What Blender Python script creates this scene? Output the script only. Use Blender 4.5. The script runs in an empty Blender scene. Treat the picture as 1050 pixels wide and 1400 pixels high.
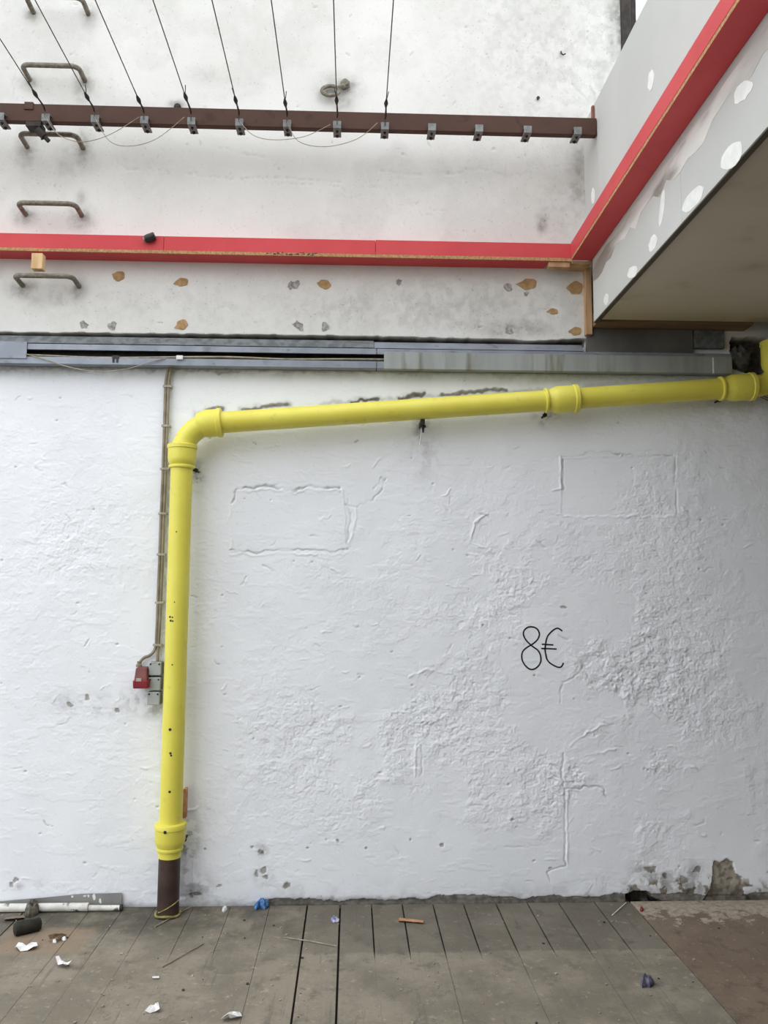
import bpy, math, random
import numpy as np
from mathutils import Vector, Matrix
random.seed(7)
rng = np.random.default_rng(11)
scene = bpy.context.scene
COL = scene.collection

# ------------------------------------------------------------------ camera, sky, exposure
PITCH, YAW, ROLL, FOC = math.radians(5), math.radians(2.2), math.radians(.22), 1140.0
CAM = np.array([0, -4.5, 1.655])
_F = np.array([math.sin(YAW)*math.cos(PITCH), math.cos(YAW)*math.cos(PITCH), math.sin(PITCH)])
_R0 = np.array([math.cos(YAW), -math.sin(YAW), 0]); _U0 = np.cross(_R0, _F)
_R = math.cos(ROLL)*_R0 + math.sin(ROLL)*_U0; _U = np.cross(_R, _F)
cd = bpy.data.cameras.new('camera'); cam = bpy.data.objects.new('camera', cd); COL.objects.link(cam)
cd.sensor_fit = 'VERTICAL'; cd.sensor_height = 36; cd.lens = 36*FOC/1400
cd.clip_start = .05; cd.clip_end = 200
cam.matrix_world = Matrix(((_R[0], _U[0], -_F[0], CAM[0]), (_R[1], _U[1], -_F[1], CAM[1]), (_R[2], _U[2], -_F[2], CAM[2]), (0, 0, 0, 1)))
scene.camera = cam
world = bpy.data.worlds.new('overcast_sky'); scene.world = world; world.use_nodes = True
bg = world.node_tree.nodes['Background']
bg.inputs['Color'].default_value = (.955, .978, 1.0, 1); bg.inputs['Strength'].default_value = 1.6
vs = scene.view_settings
vs.view_transform = 'Standard'; vs.look = 'None'; vs.gamma = 1; vs.use_curve_mapping = False
vs.exposure = 0.56

# ------------------------------------------------------------------ helpers
def at(u, v, y=None, x=None, z=None):
    """point of the place seen at photo position (u, v) on the plane y=, x= or z="""
    d = _F + _R*(u-525)/FOC - _U*(v-700)/FOC
    ax, val = (1, y) if y is not None else ((0, x) if x is not None else (2, z))
    return CAM + d*((val-CAM[ax])/d[ax])
def lin(c):
    return tuple(((v/255)/12.92 if v/255 <= .04045 else ((v/255+.055)/1.055)**2.4) for v in c) + (1,)

def mat(name, c1, c2=None, scale=8, rough=.7, bump=0, bscale=120, metal=0, c3=None, s3=30, lo=.35, hi=.65, lo3=.58, hi3=.72, stretch=(1, 1, 1), spec=.4):
    m = bpy.data.materials.new(name); m.use_nodes = True
    nt = m.node_tree; N = nt.nodes; L = nt.links
    b = N['Principled BSDF']; b.inputs['Roughness'].default_value = rough; b.inputs['Metallic'].default_value = metal
    b.inputs['Specular IOR Level'].default_value = spec
    g = N.new('ShaderNodeNewGeometry'); mp = N.new('ShaderNodeMapping'); mp.inputs['Scale'].default_value = stretch
    L.new(g.outputs['Position'], mp.inputs['Vector'])
    def noise(sc, det=5):
        n = N.new('ShaderNodeTexNoise'); n.inputs['Scale'].default_value = sc; n.inputs['Detail'].default_value = det
        L.new(mp.outputs[0], n.inputs['Vector']); return n.outputs['Fac']
    def ramp(s, a, bb):
        r = N.new('ShaderNodeMapRange'); r.interpolation_type = 'SMOOTHSTEP'
        r.inputs['From Min'].default_value = a; r.inputs['From Max'].default_value = bb; L.new(s, r.inputs['Value']); return r.outputs[0]
    def mix(f, a, bb):
        x = N.new('ShaderNodeMix'); x.data_type = 'RGBA'; L.new(f, x.inputs['Factor'])
        for k, s in ((6, a), (7, bb)):
            if isinstance(s, tuple): x.inputs[k].default_value = s
            else: L.new(s, x.inputs[k])
        return x.outputs[2]
    col = lin(c1)
    if c2: col = mix(ramp(noise(scale), lo, hi), col, lin(c2))
    if c3: col = mix(ramp(noise(s3), lo3, hi3), col, lin(c3))
    if isinstance(col, tuple): b.inputs['Base Color'].default_value = col
    else: L.new(col, b.inputs['Base Color'])
    if bump:
        bn = N.new('ShaderNodeBump'); bn.inputs['Strength'].default_value = 1; bn.inputs['Distance'].default_value = bump
        L.new(noise(bscale, 6), bn.inputs['Height']); L.new(bn.outputs[0], b.inputs['Normal'])
    m['h'] = 1
    return m, dict(N=N, L=L, b=b, noise=noise, ramp=ramp, mix=mix, geo=g, nt=nt)

def M_(*a, **k): return mat(*a, **k)[0]

class MB:
    def __init__(s): s.v = []; s.f = []; s.m = []
    def add(s, vs, fs, mi=0):
        o = len(s.v); s.v += [tuple(map(float, p)) for p in vs]; s.f += [tuple(i+o for i in f) for f in fs]; s.m += [mi]*len(fs); return s
    def hexa(s, p, mi=0):   # p: 4 bottom ccw, 4 top ccw
        return s.add(p, [(3, 2, 1, 0), (4, 5, 6, 7), (0, 1, 5, 4), (1, 2, 6, 5), (2, 3, 7, 6), (3, 0, 4, 7)], mi)
    def box(s, x0, x1, y0, y1, z0, z1, mi=0):
        x0, x1 = sorted((x0, x1)); y0, y1 = sorted((y0, y1)); z0, z1 = sorted((z0, z1))
        return s.hexa([(x0, y0, z0), (x1, y0, z0), (x1, y1, z0), (x0, y1, z0), (x0, y0, z1), (x1, y0, z1), (x1, y1, z1), (x0, y1, z1)], mi)
    def tube(s, pts, r, n=12, mi=0, cap=True):
        P = [Vector(p) for p in pts]; k = len(P); rs = r if hasattr(r, '__len__') else [r]*k
        T = [(P[min(i+1, k-1)]-P[max(i-1, 0)]).normalized() for i in range(k)]
        a = Vector((0, 0, 1)) if abs(T[0].z) < .9 else Vector((1, 0, 0))
        nn = (a - T[0]*a.dot(T[0])).normalized(); vs = []
        for i in range(k):
            nn = (nn - T[i]*nn.dot(T[i])).normalized(); bb = T[i].cross(nn)
            for j in range(n):
                t = 2*math.pi*j/n; vs.append(P[i] + (nn*math.cos(t)+bb*math.sin(t))*rs[i])
        fs = [(i*n+j, i*n+(j+1) % n, (i+1)*n+(j+1) % n, (i+1)*n+j) for i in range(k-1) for j in range(n)]
        if cap: fs += [tuple(range(n-1, -1, -1)), tuple(range((k-1)*n, k*n))]
        return s.add(vs, fs, mi)
    def lathe(s, o, d, prof, n=28, mi=0):    # prof: (t along d, radius)
        o = Vector(o); d = Vector(d).normalized(); a = Vector((0, 0, 1)) if abs(d.z) < .9 else Vector((1, 0, 0))
        e = (a-d*a.dot(d)).normalized(); b = d.cross(e); vs = []
        for t, r in prof:
            for j in range(n):
                q = 2*math.pi*j/n; vs.append(o+d*t+(e*math.cos(q)+b*math.sin(q))*r)
        k = len(prof)
        fs = [(i*n+j, i*n+(j+1) % n, (i+1)*n+(j+1) % n, (i+1)*n+j) for i in range(k-1) for j in range(n)]
        fs += [tuple(range(n-1, -1, -1)), tuple(range((k-1)*n, k*n))]
        return s.add(vs, fs, mi)
    def prism(s, poly, off, mi=0):     # poly: 3-D points, off: extrusion vector
        k = len(poly); off = np.array(off, float); a = [np.array(p, float) for p in poly]
        return s.add(a+[p+off for p in a], [tuple(range(k-1, -1, -1)), tuple(range(k, 2*k))]+[(i, (i+1) % k, k+(i+1) % k, k+i) for i in range(k)], mi)
    def build(s, name, mats, parent=None, bevel=0, flat=False, ang=38):
        o3 = wloc(parent) if parent else None
        vs_ = np.array(s.v)
        if o3 is None:
            lo, hi = vs_.min(0), vs_.max(0); o3 = np.array([(lo[0]+hi[0])/2, (lo[1]+hi[1])/2, lo[2]])
        me = bpy.data.meshes.new(name); me.from_pydata((vs_-o3).tolist(), [], s.f)
        mats = mats if isinstance(mats, (list, tuple)) else [mats]
        for m in mats: me.materials.append(m)
        me.polygons.foreach_set('material_index', s.m)
        import bmesh
        bm = bmesh.new(); bm.from_mesh(me); bmesh.ops.recalc_face_normals(bm, faces=bm.faces); bm.to_mesh(me); bm.free()
        if not flat:
            me.polygons.foreach_set('use_smooth', [True]*len(me.polygons)); me.set_sharp_from_angle(angle=math.radians(ang))
        ob = bpy.data.objects.new(name, me); COL.objects.link(ob)
        if parent: ob.parent = parent
        else: ob.location = o3
        if bevel:
            bv = ob.modifiers.new('bevel', 'BEVEL'); bv.width = bevel; bv.segments = 2; bv.limit_method = 'ANGLE'; bv.angle_limit = .6
        return ob
def wloc(o):
    r = np.zeros(3)
    while o: r += np.array(o.location); o = o.parent
    return r
def tag(o, label=None, cat=None, group=None, kind=None):
    for k, v in (('label', label), ('category', cat), ('group', group), ('kind', kind)):
        if v: o[k] = v
    return o
def thing(name, loc, label, cat, group=None, kind=None):
    o = bpy.data.objects.new(name, None); COL.objects.link(o); o.location = tuple(map(float, loc)); o.empty_display_size = .05
    return tag(o, label, cat, group, kind)
def copy_tree(o, parent=None):
    c = o.copy(); COL.objects.link(c); c.parent = parent
    for ch in o.children: copy_tree(ch, c)
    return c
def blob(u, v, ru, rv, rot=0, n=14, jit=.22, seed=0):
    r = random.Random(seed*97+int(u*7+v)); out = []
    for i in range(n):
        t = 2*math.pi*i/n; k = 1+r.uniform(-jit, jit); a, b = ru*k*math.cos(t), rv*k*math.sin(t)
        out.append((u+a*math.cos(rot)-b*math.sin(rot), v+a*math.sin(rot)+b*math.cos(rot)))
    return out

# ------------------------------------------------------------------ materials
YEL, _ = mat('yellow_gloss_paint', (230, 222, 96), (225, 215, 88), 5, .38, .0006, 60, c3=(216, 204, 96), s3=18, lo3=.6, hi3=.75)
RED = M_('red_laminate', (206, 80, 84), (199, 73, 78), 3, .55, spec=.2)
CHIP = M_('raw_chipboard', (190, 150, 108), (158, 118, 82), 90, .9, .001, 150)
TIMB = M_('pine_timber', (190, 156, 120), (166, 130, 94), 14, .75, .0006, 60, c3=(116, 80, 52), s3=9, lo3=.62, hi3=.75, stretch=(1, 1, .25))
PALE = M_('pale_pine', (222, 190, 146), (200, 164, 118), 20, .75, .0005, 60, stretch=(1, 1, .2))
BRN = M_('brown_beam_paint', (82, 59, 50), (76, 54, 46), 4, .6, .0004, 80, c3=(66, 47, 40), s3=12, spec=.2)
BRK = M_('galvanised_clamp', (132, 136, 136), (112, 114, 114), 30, .55, metal=.25)
DARK = M_('dark_steel', (58, 52, 48), (40, 36, 34), 25, .6, metal=.3)
WIRE = M_('steel_wire', (92, 88, 84), (70, 66, 62), 40, .5, metal=.4)
RUSTB = M_('weathered_iron_bar', (138, 134, 121), (112, 107, 95), 45, .8, .0012, 160, c3=(88, 83, 72), s3=70)
GALV = M_('galvanised_sheet', (146, 153, 164), (132, 139, 150), 9, .45, metal=.35, c3=(118, 124, 126), s3=16)
GALVD = M_('old_grey_flashing', (120, 126, 128), (92, 98, 100), 26, .65, .0008, 90, metal=.2)
LID = M_('stained_trunking_lid', (158, 163, 162), (146, 151, 149), 5, .55, metal=.15, c3=(116, 116, 100), s3=6, lo3=.54, hi3=.74, stretch=(2.6, 1, .35))
BLACK = M_('black_plastic', (34, 34, 35), (48, 48, 48), 30, .45)
CABLE = M_('pale_cable', (168, 158, 138), (140, 130, 112), 30, .5)
COND = M_('grey_conduit', (150, 140, 122), (128, 118, 102), 18, .5)
CLIP = M_('conduit_clip', (186, 180, 168), (150, 142, 130), 40, .5)
SOCK = M_('faded_red_plastic', (124, 72, 70), (112, 62, 61), 20, .55)
SOCKR = M_('bright_red_plastic', (134, 30, 40), (118, 24, 33), 20, .45)
BOXG = M_('grey_box_plastic', (168, 174, 177), (160, 166, 169), 10, .5)
BROWNP = M_('brown_pipe_paint', (70, 54, 48), (56, 42, 38), 12, .45, c3=(86, 56, 52), s3=20)
INK = M_('black_marker', (24, 24, 26), rough=.6)
GLUE = M_('brown_glue', (178, 146, 104), (156, 124, 84), 40, .8, .001, 120)
MORT = M_('grey_filler', (128, 126, 124), (172, 170, 166), 55, .9, .0015, 120)
FILL = M_('white_filler', (226, 228, 226), (236, 237, 235), 20, .85, .0005, 80)
PAPER = M_('white_paper', (238, 238, 238), (222, 222, 222), 30, .85)
TUBEW = M_('white_tube', (226, 226, 222), (196, 194, 186), 14, .5, c3=(92, 90, 82), s3=20, lo3=.56, hi3=.66)
PLATE = M_('grey_plate', (146, 146, 144), (132, 132, 131), 6, .6)
ROLLB = M_('black_brown_foam', (52, 50, 44), (38, 36, 32), 30, .9, .002, 90)
RAG = M_('grey_rag', (118, 114, 104), (76, 72, 64), 34, .95, .003, 90)
BLUE = M_('blue_rag', (96, 140, 190), (44, 84, 140), 60, .8)
VIOL = M_('blue_grey_scrap', (112, 112, 130), (74, 74, 92), 60, .8)
FOIL = M_('dull_foil', (120, 122, 120), (84, 86, 84), 16, .6, .004, 30, metal=.2)
ORNG = M_('orange_stick', (200, 152, 112), (176, 126, 86), 30, .8)
SUB = M_('floor_underlay', (44, 40, 36), rough=.95)
OUTW = M_('courtyard_render', (206, 205, 200), (190, 189, 184), 2, .9)

# wall plaster: colour from noise and two stain fields, painted shade included, stored on the mesh
WALL, h = mat('old_painted_plaster', (240, 243, 248), rough=.75, spec=.2)
at_ = h['N'].new('ShaderNodeAttribute'); at_.attribute_name = 'stain_shade'
sep = h['N'].new('ShaderNodeSeparateColor'); h['L'].new(at_.outputs['Color'], sep.inputs[0])
def mul(a, b):
    n = h['N'].new('ShaderNodeMath'); n.operation = 'MULTIPLY'
    for i, q in enumerate((a, b)):
        if isinstance(q, (int, float)): n.inputs[i].default_value = q
        else: h['L'].new(q, n.inputs[i])
    return n.outputs[0]
def addm(a, b):
    n = h['N'].new('ShaderNodeMath'); n.operation = 'ADD'; n.use_clamp = True
    for i, q in enumerate((a, b)):
        if isinstance(q, (int, float)): n.inputs[i].default_value = q
        else: h['L'].new(q, n.inputs[i])
    return n.outputs[0]
low = h['mix'](h['ramp'](h['noise'](2.2, 3), .35, .65), lin((243, 247, 253)), lin((238, 242, 248)))
upp = h['mix'](h['ramp'](h['noise'](1.6, 6), .38, .62), lin((226, 226, 223)), lin((219, 219, 215)))
c = h['mix'](sep.outputs[2], upp, low)
spk = h['ramp'](h['noise'](85, 3), .66, .70)
c = h['mix'](mul(spk, addm(mul(sep.outputs[0], .9), .16)), c, lin((120, 116, 108)))
dn = h['ramp'](h['noise'](30, 6), .25, .7)
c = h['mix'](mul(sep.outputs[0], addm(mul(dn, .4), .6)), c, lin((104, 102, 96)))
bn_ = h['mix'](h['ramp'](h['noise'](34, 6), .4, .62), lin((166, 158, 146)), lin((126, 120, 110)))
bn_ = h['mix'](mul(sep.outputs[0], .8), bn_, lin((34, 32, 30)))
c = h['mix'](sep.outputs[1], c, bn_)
h['L'].new(c, h['b'].inputs['Base Color'])
bp = h['N'].new('ShaderNodeBump'); bp.inputs['Distance'].default_value = .0032; bp.inputs['Strength'].default_value = 1
mxn = addm(mul(h['noise'](80, 8), addm(mul(at_.outputs['Alpha'], .55), .16)), mul(h['ramp'](h['noise'](95, 4), .60, .66), mul(at_.outputs['Alpha'], .45)))
h['L'].new(mxn, bp.inputs['Height']); h['L'].new(bp.outputs[0], h['b'].inputs['Normal'])

# floor boards: dusty grey-brown with a darker unworn zone beside the wall
def floor_mat(name, ca, cb, cdust, band, dust=False):
    m, k = mat(name, ca, rough=.8, spec=.25)
    N, L = k['N'], k['L']
    for n_ in [k['noise'](2.4, 12), k['noise'](9, 10), k['noise'](16, 12), k['noise'](90, 6), k['noise'](34, 8)]: n_.node.inputs['Roughness'].default_value = .68
    NZ = [n_ for n_ in N if n_.type == 'TEX_NOISE']
    o_ = lambda q: NZ[q].outputs['Fac']
    col = k['mix'](k['ramp'](o_(0), .40, .60), lin(ca), lin(cb))
    col = k['mix'](k['ramp'](o_(1), .52, .66), col, lin(tuple(v*.80 for v in ca)))
    col = k['mix'](k['ramp'](o_(2), .57, .70), col, lin(cdust))
    col = k['mix'](k['ramp'](o_(3), .60, .68), col, lin(tuple(v*.66 for v in ca)))
    col = k['mix'](k['ramp'](o_(4), .63, .70), col, lin(tuple(min(255, v*1.28) for v in ca)))
    st = N.new('ShaderNodeMapping'); st.inputs['Scale'].default_value = (38, 2.2, 1); L.new(k['geo'].outputs['Position'], st.inputs['Vector'])
    sn = N.new('ShaderNodeTexNoise'); sn.inputs['Scale'].default_value = 1; sn.inputs['Detail'].default_value = 8; sn.inputs['Roughness'].default_value = .65; L.new(st.outputs[0], sn.inputs['Vector'])
    col = k['mix'](k['ramp'](sn.outputs['Fac'], .56, .72), col, lin(tuple(v*.78 for v in ca)))
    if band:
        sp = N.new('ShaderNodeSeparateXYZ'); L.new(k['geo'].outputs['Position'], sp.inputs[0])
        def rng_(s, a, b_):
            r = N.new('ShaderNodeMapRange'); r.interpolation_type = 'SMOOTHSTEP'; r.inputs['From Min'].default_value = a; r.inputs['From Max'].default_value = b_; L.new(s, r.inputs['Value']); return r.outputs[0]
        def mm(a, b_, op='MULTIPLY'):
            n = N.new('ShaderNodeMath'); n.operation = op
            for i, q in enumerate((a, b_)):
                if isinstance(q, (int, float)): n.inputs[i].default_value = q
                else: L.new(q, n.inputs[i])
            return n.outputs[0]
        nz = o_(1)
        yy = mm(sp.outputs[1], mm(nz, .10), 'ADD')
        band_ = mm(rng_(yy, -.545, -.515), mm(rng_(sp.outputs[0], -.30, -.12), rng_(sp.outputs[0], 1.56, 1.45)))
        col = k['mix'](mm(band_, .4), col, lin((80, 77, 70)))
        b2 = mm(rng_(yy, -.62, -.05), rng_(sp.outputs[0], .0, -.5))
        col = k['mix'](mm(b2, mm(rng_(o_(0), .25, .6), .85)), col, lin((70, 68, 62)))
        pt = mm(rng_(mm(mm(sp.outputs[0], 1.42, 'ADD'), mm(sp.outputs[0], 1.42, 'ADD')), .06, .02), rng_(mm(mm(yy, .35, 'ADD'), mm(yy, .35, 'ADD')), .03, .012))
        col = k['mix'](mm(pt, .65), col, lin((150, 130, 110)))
    if dust:     # pale plaster dust trodden into the sheet along the foot of the wall
        sp = N.new('ShaderNodeSeparateXYZ'); L.new(k['geo'].outputs['Position'], sp.inputs[0])
        a1 = N.new('ShaderNodeMath'); a1.operation = 'MULTIPLY_ADD'; L.new(o_(2), a1.inputs[0]); a1.inputs[1].default_value = .95; L.new(sp.outputs[1], a1.inputs[2])
        a2 = N.new('ShaderNodeMath'); a2.operation = 'MULTIPLY_ADD'; L.new(o_(1), a2.inputs[0]); a2.inputs[1].default_value = .9; L.new(a1.outputs[0], a2.inputs[2])
        rg = k['ramp'](a2.outputs[0], .66, .76)
        a3 = N.new('ShaderNodeMath'); a3.operation = 'MULTIPLY'; L.new(rg, a3.inputs[0]); a3.inputs[1].default_value = .75
        col = k['mix'](a3.outputs[0], col, k['mix'](k['ramp'](o_(4), .4, .65), lin((190, 180, 164)), lin((158, 146, 130))))
    L.new(col, k['b'].inputs['Base Color'])
    bpn = N.new('ShaderNodeBump'); bpn.inputs['Distance'].default_value = .002; L.new(k['noise'](45, 7), bpn.inputs['Height']); L.new(bpn.outputs[0], k['b'].inputs['Normal'])
    return m
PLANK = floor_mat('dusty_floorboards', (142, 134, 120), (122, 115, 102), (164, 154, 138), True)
HARD = floor_mat('brown_hardboard', (126, 111, 96), (116, 101, 87), (142, 127, 111), False, True)
DUST = floor_mat('plaster_dust', (176, 164, 146), (150, 138, 120), (196, 186, 168), False)
BOARD, kb = mat('grey_plasterboard', (199, 201, 199), (192, 194, 192), 1.5, .8, spec=.2)
SMEAR = M_('joint_compound', (224, 224, 221), (186, 184, 180), 7, .85, .001, 40, c3=(150, 142, 136), s3=6, lo3=.5, hi3=.64, stretch=(1, .22, 1))
SOFF = M_('bare_soffit_board', (206, 197, 180), (197, 188, 170), 1.3, .8, c3=(180, 170, 153), s3=2.6, lo3=.56, hi3=.7, spec=.25)

# ------------------------------------------------------------------ wall_back: plaster relief built as a height field
X0 = 1.30                      # left face of the bulkhead
XL, XR, YF = -4.6, 2.55, -9.0  # courtyard limits
xs = np.concatenate([np.linspace(XL, -2.45, 24)[:-1], np.arange(-2.45, -2.1, .012), np.arange(-2.1, 2.32, .0045), np.linspace(2.33, XR, 8)])
zs = np.concatenate([[-.03], np.arange(0, 3.08, .0045), np.arange(3.08, 5.25, .0085), np.linspace(5.25, 5.7, 6)])
nx, nz = len(xs), len(zs)
def vnoise(fx, fz, seed):
    g = np.random.default_rng(seed)
    a = (xs-XL)*fx; b = (zs+.05)*fz
    L_ = g.uniform(-1, 1, (int(b.max())+2, int(a.max())+2))
    ia, ib = a.astype(int), b.astype(int); ta, tb = a-ia, b-ib
    ta = ta*ta*(3-2*ta); tb = tb*tb*(3-2*tb)
    A = L_[ib][:, ia]; B = L_[ib][:, ia+1]; C = L_[ib+1][:, ia]; D_ = L_[ib+1][:, ia+1]
    return (A*(1-ta)+B*ta)*(1-tb)[:, None]+(C*(1-ta)+D_*ta)*tb[:, None]
def fbm(f, o, seed, asp=1):
    r = 0; a = .5
    for i in range(o): r = r+a*vnoise(f*2**i, f*asp*2**i, seed+i); a *= .55
    return r
def sst(v, a, b):
    t = np.clip((v-a)/(b-a), 0, 1); return t*t*(3-2*t)
XX, ZZ = np.meshgrid(xs, zs)
wobx, wobz = .009*vnoise(14, 14, 501)+.008*vnoise(45, 45, 502), .009*vnoise(14, 14, 503)+.008*vnoise(45, 45, 504)
def wp(u, v): p = at(u, v, y=0); return p[0], p[2]
def gs(u, v, su, sv):
    x, z = wp(u, v); k = .0041
    return np.exp(-((XX-x)/(su*k))**2-((ZZ-z)/(sv*k))**2)
def stroke(pts, w, wob=1.0):
    """distance falloff (1 at the line) to a wobbly polyline given in photo positions"""
    P = [wp(*p) for p in pts]
    px_ = [p[0] for p in P]; pz_ = [p[1] for p in P]
    i0, i1 = np.searchsorted(xs, min(px_)-4*w-.03), np.searchsorted(xs, max(px_)+4*w+.03)
    j0, j1 = np.searchsorted(zs, min(pz_)-4*w-.03), np.searchsorted(zs, max(pz_)+4*w+.03)
    sl = (slice(j0, j1), slice(i0, i1)); d = np.full((j1-j0, i1-i0), 9.)
    x = XX[sl]+wob*wobx[sl]; z = ZZ[sl]+wob*wobz[sl]
    for (ax, az), (bx, bz) in zip(P[:-1], P[1:]):
        ex, ez = bx-ax, bz-az; t = np.clip(((x-ax)*ex+(z-az)*ez)/(ex*ex+ez*ez+1e-9), 0, 1)
        d = np.minimum(d, np.hypot(x-ax-t*ex, z-az-t*ez))
    return sl, np.exp(-(d/w)**2)
ZEDGE = np.interp(xs, [wp(u, v)[0] for u, v in ((0, 455), (200, 457), (400, 459), (515, 461), (640, 464), (700, 465), (722, 468), (745, 466), (800, 464))],
                  [wp(u, v)[1] for u, v in ((0, 455), (200, 457), (400, 459), (515, 461), (640, 464), (700, 465), (722, 468), (745, 466), (800, 464))])
EDGE = ZEDGE[None, :]+.003*vnoise(30, 1, 77)
upper = (ZZ > EDGE)
H = .004*fbm(.9, 3, 1)+.0012*fbm(6, 3, 20)
rough = .22+.9*gs(880, 950, 110, 130)+.8*gs(800, 1080, 80, 110)+.55*gs(590, 960, 80, 70)+.45*gs(700, 790, 90, 90)+.4*gs(480, 740, 60, 60)+.4*gs(420, 1000, 120, 90)+.35*gs(900, 690, 90, 80)+.3*gs(580, 1080, 120, 60)+.3*gs(100, 740, 140, 60)
rough = np.clip(rough, 0, 1.15)*(.25+.95*sst(fbm(3.2, 4, 31), -.12, .16))*(1-.75*upper)
n1, n2, n3 = fbm(11, 5, 40), fbm(22, 4, 60), fbm(8, 5, 80, 2.0)
H += rough*(.0020*sst(n1, .10, .12)+.0017*sst(n2, .18, .20)-.0024*sst(-n2, .22, .24)+.0022*sst(n3, .16, .175))
H += .0020*rough*fbm(95, 2, 90)
H += (1-upper)*.0012*sst(fbm(10, 4, 95, 3), .2, .24)*.8
# bricked-up openings, cracks and plaster edges as they run in the picture
CRK = np.zeros_like(XX)
BRK_ = .35+.9*sst(vnoise(16, 16, 601), -.5, .3)
def rel(pts, w, amp, wob=1.0):
    sl, f = stroke(pts, w*.72, wob); H[sl] += .85*amp*f*BRK_[sl]
    if amp < 0: CRK[sl] = np.maximum(CRK[sl], min(.6, -amp*85)*f**2*BRK_[sl])
def poly_mask(pts, soft=.004):
    P = [wp(*p) for p in pts]; ins = np.zeros_like(XX, bool); x = XX+wobx*.5; z = ZZ+wobz*.5
    for (ax, az), (bx, bz) in zip(P, P[1:]+P[:1]):
        c_ = ((az > z) != (bz > z)); ins ^= c_ & (x < (bx-ax)*(z-az)/(bz-az+1e-12)+ax)
    return ins.astype(float)
H += .0022*poly_mask([(315, 690), (322, 668), (470, 668), (475, 752), (316, 754)])
for q in (0, 2): rel([(318, 690), (325, 669+q*.4), (360, 666), (400, 669+q), (440, 665), (466, 668)], .007, -.0055)
rel([(326, 672), (365, 670), (400, 673), (440, 669), (466, 671)], .006, .004)
rel([(316, 752), (355, 755), (400, 752), (440, 754), (476, 751)], .006, -.0045)
rel([(316, 757), (355, 759), (400, 757), (440, 759), (476, 756)], .006, .0035)
rel([(317, 690), (313, 710), (316, 752)], .007, .003); rel([(477, 680), (478, 748)], .006, -.003); rel([(486, 690), (484, 720), (478, 748)], .007, .003)
rel([(474, 688), (490, 692), (512, 682), (530, 655)], .007, -.004); rel([(512, 668), (524, 655), (530, 662)], .006, -.004)
H -= .0018*poly_mask([(768, 628), (922, 622), (925, 704), (768, 706)])
rel([(766, 624), (767, 668), (755, 671)], .006, .005, .4); rel([(770, 628), (771, 670)], .005, -.005, .4)
rel([(768, 624), (810, 623), (850, 620), (900, 622), (920, 623)], .005, -.004); rel([(800, 620), (850, 619)], .006, -.006)
rel([(923, 625), (924, 665), (925, 703)], .006, -.005, .6); rel([(760, 705), (800, 708), (860, 706), (922, 705)], .006, .0045)
rel([(665, 703), (652, 707), (645, 722), (643, 742), (660, 746)], .007, .005); rel([(655, 702), (668, 708)], .006, -.004)
rel([(642, 757), (662, 760), (662, 785), (645, 786)], .005, .003, .4)
rel([(770, 915), (785, 910), (800, 912), (768, 935), (768, 960)], .006, -.0035)
rel([(770, 1030), (768, 1060), (772, 1085), (772, 1120), (773, 1185), (748, 1190), (752, 1205)], .005, -.0045, .6)
rel([(776, 1085), (775, 1120), (776, 1180)], .005, .0035, .5)
rel([(770, 1080), (800, 1076), (822, 1078), (832, 1090)], .006, -.005); rel([(780, 1020), (800, 1000), (830, 990)], .006, .005); rel([(800, 1032), (825, 1028), (842, 1025)], .006, .005)
rel([(640, 1100), (660, 1100)], .005, -.003); rel([(690, 1158), (740, 1157)], .004, -.004)
rel([(568, 1020), (568, 1062)], .005, .004, .4); rel([(576, 1020), (577, 1058)], .005, -.003, .4)
rel([(590, 935), (612, 938), (622, 925)], .006, -.005); rel([(560, 925), (585, 915), (615, 920), (620, 955)], .006, .004)
for _ in range(190):
    u, v = rng.uniform(0, 1050), rng.uniform(530, 1215); l = rng.uniform(4, 16); a = rng.normal(0, .5)
    rel([(u, v), (u+l*math.cos(a)*.5, v+l*math.sin(a)*.5+rng.uniform(-2, 2)), (u+l*math.cos(a), v+l*math.sin(a))], rng.uniform(.004, .006), rng.choice([-1, 1])*rng.uniform(.002, .0045))
for _ in range(90):    # pock marks
    u, v = rng.uniform(0, 1050), rng.uniform(480, 1200); x, z = wp(u, v)
    rel([(u, v), (u+1.2, v)], .006, -.006, .2)
rel([(585, 235), (620, 240), (655, 232), (690, 245), (720, 240), (745, 230), (790, 228)], .005, -.002); rel([(690, 225), (690, 262)], .005, -.002, .3)
rel([(752, 75), (755, 95), (775, 115), (806, 144)], .006, -.003)
rel([(803, 0), (803, 60), (806, 110), (812, 140)], .010, .006); rel([(797, 0), (797, 120)], .005, -.003, .3)
rel([(300, 205), (345, 215), (385, 222)], .005, -.002); rel([(520, 236), (575, 243)], .005, -.002)
H += .016*upper                                               # the upper coat stands proud and stops above the trunking
gap = (~upper) & (ZZ > EDGE-.040); H[gap & (XX < 1.29)] = -.085
slot = (ZZ < EDGE-.026) & (ZZ > EDGE-.17); H[slot] = np.minimum(H[slot], -.002)
for pts in ([(0, 205), (30, 212), (60, 208)], [(150, 215), (175, 232), (240, 236)], [(255, 240), (330, 246), (420, 244), (470, 262)], [(430, 262), (480, 272), (540, 268)], [(370, 255), (440, 250), (520, 258)], [(20, 80), (25, 100), (18, 115), (24, 140)], [(585, 290), (640, 286), (670, 292)],
            [(120, 175), (116, 220)], [(30, 425), (42, 440), (44, 452)], [(700, 395), (702, 410)], [(300, 420), (318, 424)], [(560, 300), (590, 296)], [(170, 130), (200, 125), (215, 133)], [(445, 330), (470, 320)], [(600, 120), (640, 80), (645, 50)]):
    rel(pts, .004, -.0022)
for _ in range(150):
    u, v = rng.uniform(0, 800), rng.uniform(0, 450); l = rng.uniform(1, 7); a = rng.normal(0, 1.2)
    rel([(u, v), (u+l*math.cos(a), v+l*math.sin(a))], .0045, -.0035, .3)
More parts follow.
